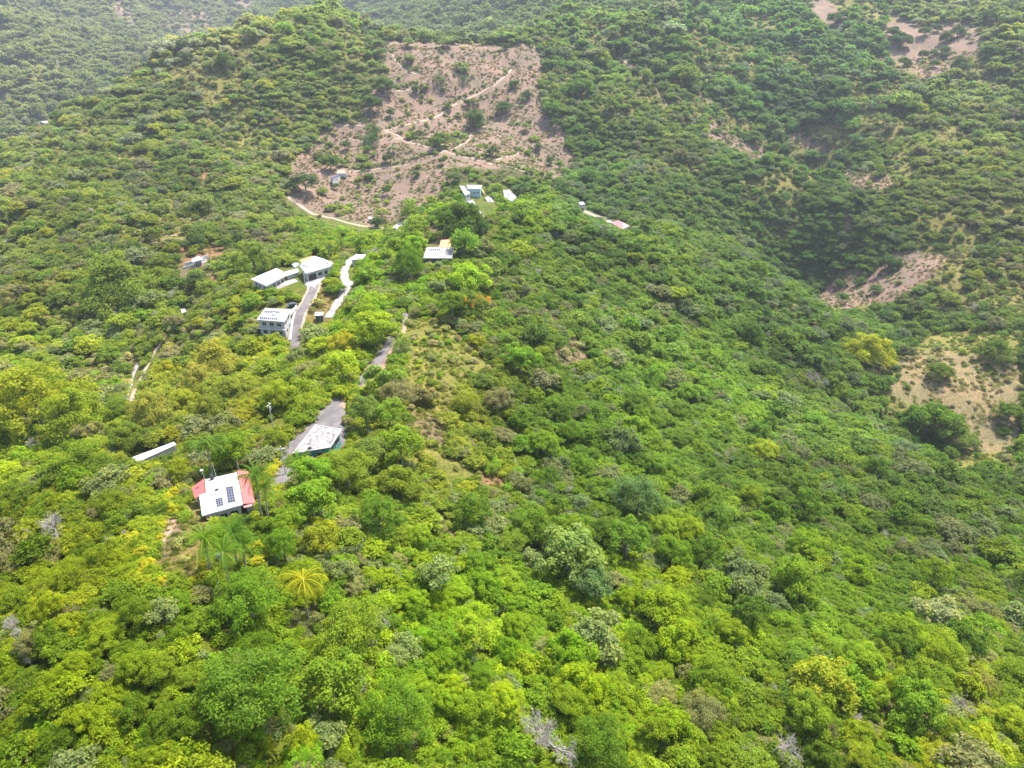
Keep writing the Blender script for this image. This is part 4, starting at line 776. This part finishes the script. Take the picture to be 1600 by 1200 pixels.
for a in (
 (735, 432, 66, 'mango_tree', BR, 'near_crown_0', 'bright lime green domed mango tree just below the crest house', 5.2), (722, 378, 34, 'mango_tree', (130, 195, 20), 'near_crown_0', 'small bright green round tree touching the orange roofed annexe', 4.2),
 (758, 382, 30, 'broadleaf_tree', GG, 'near_crown_6', 'pale leaved narrow tree right of the orange roofed annexe', 5), (722, 342, 66, 'broadleaf_tree', (48, 104, 30), 'near_crown_2', 'large dark green spreading tree above the crest house', 5.5),
 (640, 412, 58, 'broadleaf_tree', (58, 130, 24), 'near_crown_5', 'dark green smooth umbrella tree left of the crest house', 5), (648, 378, 42, 'mango_tree', (138, 185, 24), 'near_crown_0', 'lime green tree above the dark umbrella tree', 4.5),
 (578, 470, 46, 'mango_tree', (150, 190, 22), 'near_crown_0', 'rounded lime tree nearest the concrete drive', 5), (575, 508, 72, 'mango_tree', (152, 185, 16), 'near_crown_2', 'widest lime green tree above the ridge road', 5.5), (540, 530, 50, 'mango_tree', (176, 180, 22), 'near_crown_0', 'yellowish lime tree on the slope left of the ridge road', 5),
 (532, 565, 56, 'mango_tree', (160, 195, 22), 'near_crown_4', 'yellow green tree left of the middle of the ridge road', 5), (595, 510, 36, 'broadleaf_tree', (112, 150, 60), 'near_crown_1', 'grey green tree leaning over the ridge road', 4.5), (765, 415, 50, 'broadleaf_tree', (120, 150, 72), 'near_crown_6', 'dull green spotted tree right of the lime mango tree', 4.6),
 (640, 330, 30, 'broadleaf_tree', (130, 165, 40), 'near_crown_1', 'bright tree on the crest above the dirt bank', 4), (812, 555, 64, 'broadleaf_tree', (106, 160, 42), 'near_crown_0', 'fresh green round tree right of the grassy clearing', 5), (850, 590, 44, 'broadleaf_tree', (140, 150, 125), 'near_crown_6', 'silvery tree below the fresh green round tree', 4.4),
 (962, 556, 40, 'broadleaf_tree', (150, 165, 130), 'near_crown_6', 'pale silvery tree right of the brown patch', 4.5), (600, 592, 58, 'broadleaf_tree', (128, 165, 70), 'near_crown_4', 'pale green tree right of the bend of the ridge road', 5), (570, 638, 56, 'broadleaf_tree', (118, 152, 74), 'near_crown_1', 'grey green tree overhanging the road above the concrete house', 5),
 (608, 640, 44, 'broadleaf_tree', (120, 165, 48), 'near_crown_4', 'tall spotted tree at the left edge of the grassy clearing', 6), (625, 690, 66, 'broadleaf_tree', (118, 160, 40), 'near_crown_4', 'big bright leafed tree right of the concrete house', 6), (580, 700, 50, 'broadleaf_tree', (120, 152, 68), 'near_crown_1', 'mottled grey green tree between the concrete house and the bright leafed tree', 5.4),
 (540, 728, 80, 'broadleaf_tree', (125, 155, 48), 'near_crown_5', 'wide fine leafed olive tree directly below the concrete house', 4.6), (486, 736, 62, 'broadleaf_tree', (118, 172, 30), 'near_crown_1', 'bright leafy tree hiding the lower roof edge of the concrete house', 4.6), (485, 775, 76, 'broadleaf_tree', (112, 160, 32), 'near_crown_4', 'large coarse leafed green tree below the end of the ridge road', 4.6), (590, 805, 76, 'broadleaf_tree', (66, 138, 40), 'near_crown_3', 'dark green layered tree between the olive tree and the lower thicket', 4.4),
 (447, 815, 56, 'mango_tree', (118, 160, 34), 'near_crown_0', 'round domed tree right of the palms', 4.4), (440, 845, 52, 'mango_tree', (90, 155, 30), 'near_crown_5', 'smooth green dome below the round domed tree', 4), (500, 835, 60, 'broadleaf_tree', (150, 170, 34), 'near_crown_4', 'yellow dotted coarse leafed tree right of the two domes', 4.2),
 (385, 1068, 150, 'broadleaf_tree', (76, 138, 38), 'near_crown_5', 'broad bluish green feathery tree in the lower left thicket', 5.5), (545, 985, 120, 'broadleaf_tree', (118, 152, 26), 'near_crown_5', 'wide olive green spreading tree below the yellow coconut palm', 4.6), (515, 1058, 90, 'broadleaf_tree', (118, 158, 42), 'near_crown_4', 'coarse leafed tree with dark gaps below the wide olive tree', 4.8),
 (620, 1110, 100, 'broadleaf_tree', (104, 150, 20), 'near_crown_5', 'rounded leafy green tree at the bottom left of centre', 4.6), (385, 925, 100, 'broadleaf_tree', (88, 150, 34), 'near_crown_5', 'dense green tree left of the yellow coconut palm', 4.2), (940, 1165, 88, 'broadleaf_tree', (72, 128, 14), 'near_crown_5', 'dense deep green dome touching the bare grey tree', 4.4),
 (998, 770, 78, 'broadleaf_tree', (98, 136, 84), 'near_crown_5', 'large blue grey green crown in the middle of the right flank', 5.5), (925, 905, 60, 'broadleaf_tree', (98, 136, 92), 'near_crown_4', 'blue grey green tree above the lower centre slope', 4.4), (890, 860, 96, 'broadleaf_tree', (130, 165, 92), 'near_crown_4', 'pale coarse leafed tree left of the dark gap', 5.4),
 (980, 840, 66, 'broadleaf_tree', (98, 150, 44), 'near_crown_0', 'green domed tree below the large blue grey crown', 5), (1010, 650, 50, 'broadleaf_tree', (80, 142, 34), 'near_crown_0', 'deep green round tree on the upper right flank', 5), (1195, 700, 40, 'broadleaf_tree', (160, 185, 24), 'near_crown_1', 'bright yellow lime tree on the right flank', 4),
 (1290, 1062, 84, 'broadleaf_tree', (150, 172, 30), 'near_crown_4', 'yellow coarse leafed tree in the lower right slope', 4.4), (1435, 1100, 70, 'broadleaf_tree', (110, 158, 34), 'near_crown_4', 'bright green leafy tree left of the small lower right palm', 4.2), (740, 985, 56, 'broadleaf_tree', (148, 185, 40), 'near_crown_4', 'pale lime parasol tree standing over a dark hollow', 5.4),
 (1390, 412, 36, 'broadleaf_tree', (56, 96, 50), 'near_crown_0', 'dark round tree between pink soil patches on the right slope', 4), (905, 135, 40, 'broadleaf_tree', (84, 132, 60), 'near_crown_2', 'large spreading tree on the bare far slope right side', 6), (865, 170, 34, 'broadleaf_tree', (84, 128, 66), 'near_crown_0', 'round tree below the large spreading tree of the far slope', 5),
 (1510, 1000, 60, 'broadleaf_tree', (78, 122, 36), 'near_crown_0', 'dark green domed tree in the lower right forest', 4.6), (1465, 950, 46, 'broadleaf_tree', (160, 180, 130), 'near_crown_6', 'whitish leaved tree above the dark green dome', 4), (1250, 905, 60, 'broadleaf_tree', (120, 160, 40), 'near_crown_7', 'tall yellow green tree in the lower right forest', 5),
 (1180, 955, 50, 'broadleaf_tree', (70, 125, 40), 'near_crown_0', 'deep green round crown right of the yellow scrub', 4.6), (640, 350, 26, 'broadleaf_tree', (140, 170, 40), 'near_crown_1', 'yellow green tree at the top of the orange bank', 3.6), (590, 345, 22, 'broadleaf_tree', (70, 110, 60), 'near_crown_0', 'dark tree standing beside the tiny white hut', 4.2),
 (1455, 655, 74, 'broadleaf_tree', (92, 132, 40), 'near_crown_2', 'dark spreading tree at the left edge of the tan pasture', 6), (1500, 685, 40, 'broadleaf_tree', (118, 150, 72), 'near_crown_5', 'pale round tree touching the lower edge of the tan pasture', 4), (1580, 645, 38, 'broadleaf_tree', (96, 130, 48), 'near_crown_1', 'dark bush tree inside the tan pasture at the right', 3.4),
 (1470, 580, 40, 'broadleaf_tree', (104, 130, 48), 'near_crown_1', 'low scrubby bush on the upper tan pasture', 2.6), (1560, 545, 44, 'broadleaf_tree', (96, 128, 40), 'near_crown_3', 'bushy green tree on the yellow grass shoulder', 3), (1425, 520, 34, 'broadleaf_tree', (96, 125, 60), 'near_crown_2', 'round dark tree left of the yellow grass shoulder', 4)):
    spot(*a[:3], a[3], a[4], a[5], a[6], H=a[7], cat='tree')
# flame tree, dead bamboo, bamboo
spot(732, 478, 62, 'broadleaf_tree', (108, 140, 60), 'near_crown_1', 'green tree carrying the orange blossom clusters', H=4)
for a_, b_, w_ in ((718, 468, 22), (752, 470, 27), (738, 473, 15)): spot(a_, b_, w_, 'blossom_cluster', (206, 152, 52), 'near_crown_6', 'orange flowering tree top on the crest right of the lime mango tree', cat='flowering tree', H=7.6, grp='orange flowering tree tops on the crest')
for a in ((12, 465, 30, (190, 160, 105), 'dry orange dead bamboo clump at the left edge'), (76, 448, 26, (185, 162, 95), 'dry orange bamboo clump right of the one at the left edge'), (60, 640, 110, (150, 168, 30), 'large yellow green bamboo clump at the left edge'), (20, 612, 60, (160, 170, 36), 'yellow green bamboo plume above the large clump'), (110, 655, 70, (132, 160, 40), 'green bamboo clump right of the large clump'),
          (335, 565, 64, (178, 172, 72), 'straw yellow bamboo stand below the village road'), (310, 590, 50, (172, 168, 76), 'straw coloured bamboo stand left of its larger neighbour'), (1360, 545, 60, (168, 184, 38), 'bright yellow green bamboo clump in the right valley'), (180, 445, 90, (116, 146, 56), 'wide green bamboo grove on the left slope'), (395, 405, 60, (120, 150, 62), 'bamboo clump above the long white house'), (230, 640, 60, (150, 162, 70), 'pale bamboo clump below the left concrete path')):
    spot(a[0], a[1], a[2], 'bamboo_clump', a[3], 'near_crown_3', a[4], cat='bamboo', sq=1.1, H=a[2]*.06+1.5)
# yellow croton hedge round the red winged house
for i, (a_, b_, w_) in enumerate([(210, 840, 26), (222, 862, 24), (205, 852, 20), (232, 880, 22), (216, 895, 24), (228, 905, 20), (252, 820, 16), (262, 795, 26), (256, 778, 24), (270, 770, 18), (278, 758, 16), (248, 840, 16), (238, 850, 14), (224, 878, 18), (196, 838, 18),
        (408, 760, 22), (418, 742, 20), (430, 775, 24), (412, 790, 20), (424, 735, 22), (402, 812, 18), (398, 850, 20), (320, 880, 20), (318, 895, 18), (300, 905, 16), (415, 865, 18), (432, 722, 16), (250, 905, 18), (400, 875, 20)]):
    spot(a_, b_, w_, 'croton_shrub', YL if i % 3 else (200, 205, 24), 'near_crown_%d' % (4, 1, 6)[i % 3], 'yellow leaved hedge shrub in the rows around the red winged house', cat='shrub', H=.9, grp='yellow croton hedge shrubs', part='foliage')
# bare trees
for a_, b_, w_, pr, lb, hh in ((870, 1165, 66, 'bare_crown_0', 'leafless grey tree with a dense twig dome at the bottom centre', 3.0), (592, 965, 50, 'bare_crown_1', 'sparse leafless tree above the wide olive tree', 2.8), (1205, 1165, 60, 'bare_crown_1', 'pale leafless tree at the bottom edge of the yellow slope', 2.6), (40, 985, 36, 'bare_crown_0', 'grey leafless tree low at the left edge', 2.4), (90, 830, 60, 'bare_crown_1', 'white limbed bare tree in the yellow thicket', 3.4), (1500, 1105, 30, 'bare_crown_0', 'grey twiggy tree near the small lower right palm', 2.4), (555, 1065, 50, 'bare_crown_1', 'dead vine covered tree right of the coarse leafed tree', 2.4), (1275, 600, 34, 'bare_crown_0', 'pale twiggy tree in the right valley forest', 3)):
    p, T = hit(a_, b_+w_*.3); R = w_/2*float(T[0])/F; e_ = empty('bare_tree', p[0], .5, label=lb, cat='bare tree'); o = link('branches', PROTO[pr][0], e_); big = 1.35 if w_ > 62 else 1; o.scale = (R*1.25*big, R*1.25*big, R*1.2*big); o.location = (0, 0, R*1.0*big); SPOT.append((p[0][0], p[0][1], R*2.0))
# palms: foot on the ground below the crown
def palm(px, py, wpx, Ht, tint, pr, label, lean=.6, grp=None, kind='palm_tree'):
    """crown centre at the photo pixel"""
    p, T = hit(px, py); r = ray(px, py); tt = float(T[0])
    for _ in range(120):
        q = np.array([0, 0, CAMZ])+r*tt
        if q[2]-float(height(q[0], q[1])) >= Ht: break
        tt -= .3
    z = float(height(q[0], q[1])); R = wpx/2*tt/F; e_ = empty(kind, (q[0], q[1], z), 0, label=label, cat='palm', group=grp)
    MB().tube([(-lean*.8, -lean*.3, -.4), (-lean*.5, -lean*.1, Ht*.35), (-lean*.15, 0, Ht*.7), (0, 0, Ht)], [.24, .17, .15, .13], 8).build('trunk', M['palebark'], e_)
    c = link('fronds', PROTO[pr][0], e_); c.location = (0, 0, Ht-.05); s_ = R/2.2; c.scale = (s_, s_, s_); c['tint'] = [float(v) for v in np.array(lin(tint))*np.array([.68, .6, .6])]; c.rotation_euler = (0, 0, px*.37); SPOT.append((q[0], q[1], R*.8))
PT = (88, 128, 36)
for i, a in enumerate(((398, 742, 44, 10, PT, 'tall palm overhanging the right red wing of the house'), (412, 760, 34, 8, (110, 150, 30), 'palm right of the one over the red wing'), (322, 692, 50, 8, (105, 145, 48), 'lone palm between the long white shed and the red winged house'), (318, 838, 52, 7, (112, 152, 32), 'palm below the left corner of the white roof'), (362, 830, 46, 7, (90, 138, 40), 'palm touching the lower edge of the white roof'), (348, 862, 46, 7, (104, 146, 34), 'palm in the middle of the palm grove'), (378, 848, 44, 6, (92, 140, 38), 'right hand palm of the palm grove'),
        (338, 895, 30, 5, (120, 150, 30), 'lowest small palm of the palm grove'), (465, 722, 40, 6, (100, 150, 30), 'palm hiding the near corner of the concrete house'), (625, 537, 34, 5, (112, 138, 66), 'palm right of the top of the ridge road'), (756, 352, 22, 6, (76, 116, 60), 'dark palm on the crest right of the dark spreading tree'), (768, 364, 18, 5, (150, 160, 80), 'pale palm beside the dark crest palm'), (514, 392, 16, 6, (84, 120, 66), 'palm behind the garage house'), (534, 396, 16, 6, (84, 112, 58), 'palm at the left of the hillside shed'), (815, 290, 22, 7, (84, 124, 70), 'palm right of the ridge end hamlet'))):
    palm(*a[:5], 'palm_%d' % (i % 3), a[5])
palm(474, 905, 66, 8, (158, 172, 34), 'palm_3', 'yellow coconut palm with drooping fronds below the palm grove', kind='coconut_palm'); palm(1540, 1062, 40, 3.5, (128, 138, 70), 'palm_3', 'small grey green palm in the lower right slope', kind='coconut_palm'); palm(755, 668, 30, 1.6, (150, 165, 50), 'palm_3', 'low spiky yellow agave like rosette right of the clearing', kind='rosette_palm')
# lone trees and palms on the bare far slope
for i, (a_, b_, w_, pl) in enumerate(((649, 137, 17, 0), (687, 122, 14, 1), (692, 140, 9, 0), (725, 122, 12, 1), (731, 158, 16, 0), (745, 186, 34, 0), (683, 220, 26, 0), (690, 250, 14, 0), (605, 246, 18, 0), (581, 202, 26, 0), (578, 217, 22, 1), (540, 225, 18, 0), (515, 252, 28, 0), (475, 282, 34, 0), (458, 285, 22, 0), (525, 290, 12, 0), (603, 296, 17, 0), (565, 267, 10, 1), (560, 288, 8, 0), (495, 246, 12, 0), (579, 160, 34, 0), (600, 130, 34, 0), (656, 206, 14, 0), (790, 72, 12, 0), (803, 130, 18, 0), (822, 146, 18, 0), (788, 165, 26, 0), (650, 270, 12, 0), (842, 228, 14, 0), (770, 235, 18, 0), (700, 165, 12, 0), (499, 338, 8, 0), (610, 175, 16, 0), (560, 300, 7, 0), (710, 275, 22, 0), (860, 250, 16, 0),
        (1305, 28, 22, 0), (1318, 22, 16, 0), (1410, 60, 26, 0), (1445, 48, 17, 0), (1466, 43, 15, 0), (1480, 58, 18, 0), (1477, 76, 15, 0), (1475, 86, 14, 0), (1443, 84, 16, 0), (1460, 82, 12, 0), (1413, 100, 18, 0), (1460, 98, 15, 0), (1373, 74, 18, 0), (1497, 50, 22, 0), (1398, 50, 20, 0), (1548, 80, 26, 0), (1545, 40, 30, 0), (1502, 100, 24, 0), (1180, 212, 26, 0), (1230, 200, 18, 0), (870, 190, 20, 0), (935, 125, 16, 0),
        (217, 388, 22, 0), (308, 374, 20, 0), (352, 378, 16, 0), (372, 372, 20, 0), (306, 435, 26, 0), (262, 378, 14, 0), (286, 380, 16, 0), (50, 198, 12, 0), (8, 202, 14, 0), (32, 177, 14, 0), (290, 88, 20, 0), (352, 95, 30, 0))):
    tn = (72, 104, 60) if i % 3 else (86, 120, 56)
    lb = ('small palm standing alone on the bare far slope' if pl else 'dark green tree standing alone on open soil ')
    if pl: palm(a_, b_, w_*1.3, 5, (84, 116, 70), 'palm_%d' % (i % 3), 'small palm standing %s on the bare slope' % zone(a_, b_), lean=.2, grp='lone palms on the bare far slope')
    else: spot(a_, b_, w_, 'broadleaf_tree', tn, 'near_crown_%d' % (0, 7, 2, 1)[i % 4], 'dark tree standing alone on open ground %s' % zone(a_, b_), grp='lone trees '+zone(a_, b_), H=w_*.5*600/F*.75, sq=.9)
SPA = np.array(SPOT)
def nearspot(X, Y, rad):
    out = np.zeros(len(X), bool)
    for x, y, r in SPA: out |= (X-x)**2+(Y-y)**2 < (r*.75+rad*.45)**2
    return out
# ---------------------------------------------------------------- the forest
rs = np.random.RandomState(21); near_list = []
bands = ((2.3, 40, 340, 1), (3.7, 340, 720, 2), (6.2, 720, 1300, 3), (10, 1300, 2900, 4)); PT_ = []; 
for cell, r0, r1, sd2 in bands:
    X, Y, Z, R, a, b_ = scatter(cell, r0, r1, seed=sd2); n = len(X)
    rad = cell*(.36+.66*rs.rand(n)**2)*(1+(.95 if sd2 == 1 else .7)*(rs.rand(n) < (.09 if sd2 == 1 else .05))); top = rad*1.5
    a2, b2, _ = proj(X, Y, Z+rad*1.9); keep = rs.rand(n) < np.minimum(patchkeep(a, b_, R, X, Y), patchkeep(a2, b2, R, X, Y)); k = keep & ~blocked(X, Y, Z, R, rad, top) & ~nearspot(X, Y, rad) & ~nearbuilt(X, Y, rad)
    X, Y, Z, R, a, b_, rad = X[k], Y[k], Z[k], R[k], a[k], b_[k], rad[k]; t_, sp = tints(a, b_, X, Y, rs); H = rad*rs.uniform(.6, 1.0, len(X))+(rs.rand(len(X)) < .08)*rad*.6+.5*fbm(X/14, Y/14, 2)
    PT_.append((X, Y, Z, R, a, b_, rad, t_, sp, H, np.full(len(X), sd2)))
X, Y, Z, R, a, b_, rad, t_, sp, H, bd = [np.concatenate(v) for v in zip(*PT_)]
NOWN = sum(1 for o in bpy.data.objects if o.name.startswith('broadleaf_tree'))
ap = rad/R; inview = (a > 0) & (a < 1600) & (b_ > 0) & (b_ < 1200); ap = np.where(inview, ap, 0); order = np.argsort(-ap)[:300-NOWN]; ind = np.zeros(len(X), bool); ind[order] = True
LOOK = ['green', 'green', 'deep green', 'dark green', 'yellow green', 'greyish green', 'brownish dry', 'cool green', 'golden yellow']
for i in order:
    sh = int(rs.randint(0, 8)); sh = 6 if sp[i] in (5,) else sh; size = 'large' if rad[i] > 3.2 else ('middle sized' if rad[i] > 2.5 else 'small')
    zn = zone(a[i], b_[i]); lb = '%s %s broadleaf tree in thicket %s' % (size, LOOK[sp[i]], zn)
    e_ = add_tree('broadleaf_tree', X[i], Y[i], Z[i], rad[i], t_[i], 'near_crown_%d' % sh, lb, 'tree', 'broadleaf trees of the near thicket, '+lb.split(' broad')[0]+', '+zn, i, H[i])
k = ~ind; P = np.stack([X, Y, Z+H-rad*.1], 1)[k]; n = len(P); bdk = bd[k]; Rk = R[k]
names = ['near_forest_crown_0', 'near_forest_crown_1']+['forest_crown_%d' % i for i in range(FARN)]+['distant_crown_%d' % i for i in range(3)]
names.append('bare_crown_1'); pi = np.where(Rk < 230, rs.randint(0, 4, n), np.where(Rk < 800, 2+rs.randint(0, FARN, n), 2+FARN+rs.randint(0, 3, n)))
pi = np.where((rs.rand(n) < .025) & (Rk < 500), len(names)-1, pi); sc = rad[k][:, None]*np.stack([rs.uniform(1.0, 1.5, n), rs.uniform(1.0, 1.4, n), rs.uniform(.6, 1.2, n)], 1)
instancer('forest', P, pi, rots(n, rs, .25), sc, t_[k], names, kind='stuff', label='dense green forest of mixed broadleaf trees covering the hills', cat='forest')
print('forest trees', n, 'individual', len(order), 'landmark', NOWN)
# undergrowth: low leafy bushes between the trees, thinner on clearings
U = []
for cell, r0, r1, sd2 in ((1.5, 40, 240, 11), (2.4, 240, 500, 12), (4, 500, 950, 13)):
    X, Y, Z, R, a, b_ = scatter(cell, r0, r1, seed=sd2); n = len(X); rad = np.minimum(cell*rs.uniform(.4, 1.0, n), 2.4); pk = patchkeep(a, b_, R, X, Y); pk = np.where(pk < 0, 0, np.where(pk > .8, .9, np.clip(pk*.9+(.12 if cell < 2 else .015), 0, .6)))
    k = (rs.rand(n) < pk) & ~blocked(X, Y, Z, R, rad, rad, .6) & ~nearbuilt(X, Y, rad*0-3); X, Y, Z, R, a, b_, rad = X[k], Y[k], Z[k], R[k], a[k], b_[k], rad[k]; pk = pk[k]; t_, sp = tints(a, b_, X, Y, rs); dry = (pk < .6) & (rs.rand(len(X)) < .6); t_[dry] = t_[dry]*.5+np.array([.2, .17, .1])*rs.uniform(.5, 1.1, (int(dry.sum()), 1)); U.append((X, Y, Z, rad, t_))
for m_, wd, P in TRACKS[1:10]:          # hedgerow scrub on the uphill side of the tracks
    q, _ = hit(P[:, 0], P[:, 1]); s_ = np.linspace(0, len(q)-1.001, int(len(q)*14)); i0 = s_.astype(int); f = (s_-i0)[:, None]; g_ = q[i0]*(1-f)+q[i0+1]*f
    for _ in range(2):
        x = g_[:, 0]+rs.normal(size=len(g_))*1.2; y = g_[:, 1]+3.2+rs.rand(len(g_))*4; k = (rs.rand(len(x)) < .6) & (fbm(x/30+_*9, y/30, 2) > .5); x = x[k]; y = y[k]; z = height(x, y); a, b_, _d = proj(x, y, z); t_, sp = tints(a, b_, x, y, rs); U.append((x, y, z, rs.uniform(.6, 1.8, len(x)), t_*.85+.03))
X, Y, Z, rad, t_ = [np.concatenate(v) for v in zip(*U)]; n = len(X)
instancer('undergrowth', np.stack([X, Y, Z+rad*.45], 1), rs.randint(0, 4, n), rots(n, rs), rad[:, None]*np.array([1, 1, .8])*rs.uniform(.8, 1.2, (n, 1)), t_, ['shrub_%d' % i for i in range(4)], kind='stuff', label='low leafy undergrowth between the trees', cat='undergrowth')
print('undergrowth', n)
# dry grass and weeds on the open ground
U = []
for cell, r0, r1, sd2 in ((1.0, 60, 330, 31), (1.7, 330, 900, 32)):
    X, Y, Z, R, a, b_ = scatter(cell, r0, r1, seed=sd2); inp = np.zeros(len(X), int)-1
    for j, (PP, d0, d1, c, keep) in enumerate(PATCH): inp[inpoly(a, b_, PP) & (R > d0) & (R < d1)] = j
    opn = openness(X, Y, a, b_, R) > .5; k = ((inp >= 0) | opn) & (rs.rand(len(X)) < .55) & (fbm(X/6, Y/6, 3) > .42) & (patchkeep(a, b_, R, X, Y) >= 0) & ~blocked(X, Y, Z, R, X*0+.3, X*0+.3, 1) & ~nearbuilt(X, Y, X*0-3); X, Y, Z, a, b_, inp, R = X[k], Y[k], Z[k], a[k], b_[k], inp[k], R[k]; n = len(X)
    soil = np.where((inp >= 0)[:, None], np.array([lin(p[3]) for p in PATCH])[inp], np.array(lin((165, 160, 90)))); veg = vegcol(a, b_); mixf = np.clip(rs.rand(n, 1)*1.3*fbm(X/20, Y/20, 2)[:, None]*1.4, 0, 1); t_ = (soil*.62*(1-mixf)+veg*.8*mixf)*rs.uniform(.6, 1.1, (n, 1)); U.append((X, Y, Z, cell*rs.uniform(.35, .8, n), t_))
X, Y, Z, rad, t_ = [np.concatenate(v) for v in zip(*U)]; n = len(X)
instancer('dry_grass', np.stack([X, Y, Z], 1), rs.randint(0, 3, n), rots(n, rs), rad[:, None]*np.array([1, 1, .9]), t_, ['tuft_0', 'tuft_1', 'shrub_0'], kind='stuff', label='dry grass tufts and weeds on the open ground', cat='dry grass')
print('dry grass', n)
# ---------------------------------------------------------------- haze
hm = bpy.data.materials.new('haze_air'); hm.use_nodes = True; t = hm.node_tree; t.nodes.clear(); pv = t.nodes.new('ShaderNodeVolumePrincipled'); pv.inputs['Density'].default_value = .00010; pv.inputs['Color'].default_value = (.82, .9, 1, 1); pv.inputs['Anisotropy'].default_value = .2
mo = t.nodes.new('ShaderNodeOutputMaterial'); t.links.new(pv.outputs[0], mo.inputs['Volume'])
zt = float(ZZ.max())+60
MB().prism([(-9500, -9500), (9500, -9500), (9500, 9500), (-9500, 9500)], -340, zt).build('haze', hm, kind='stuff')
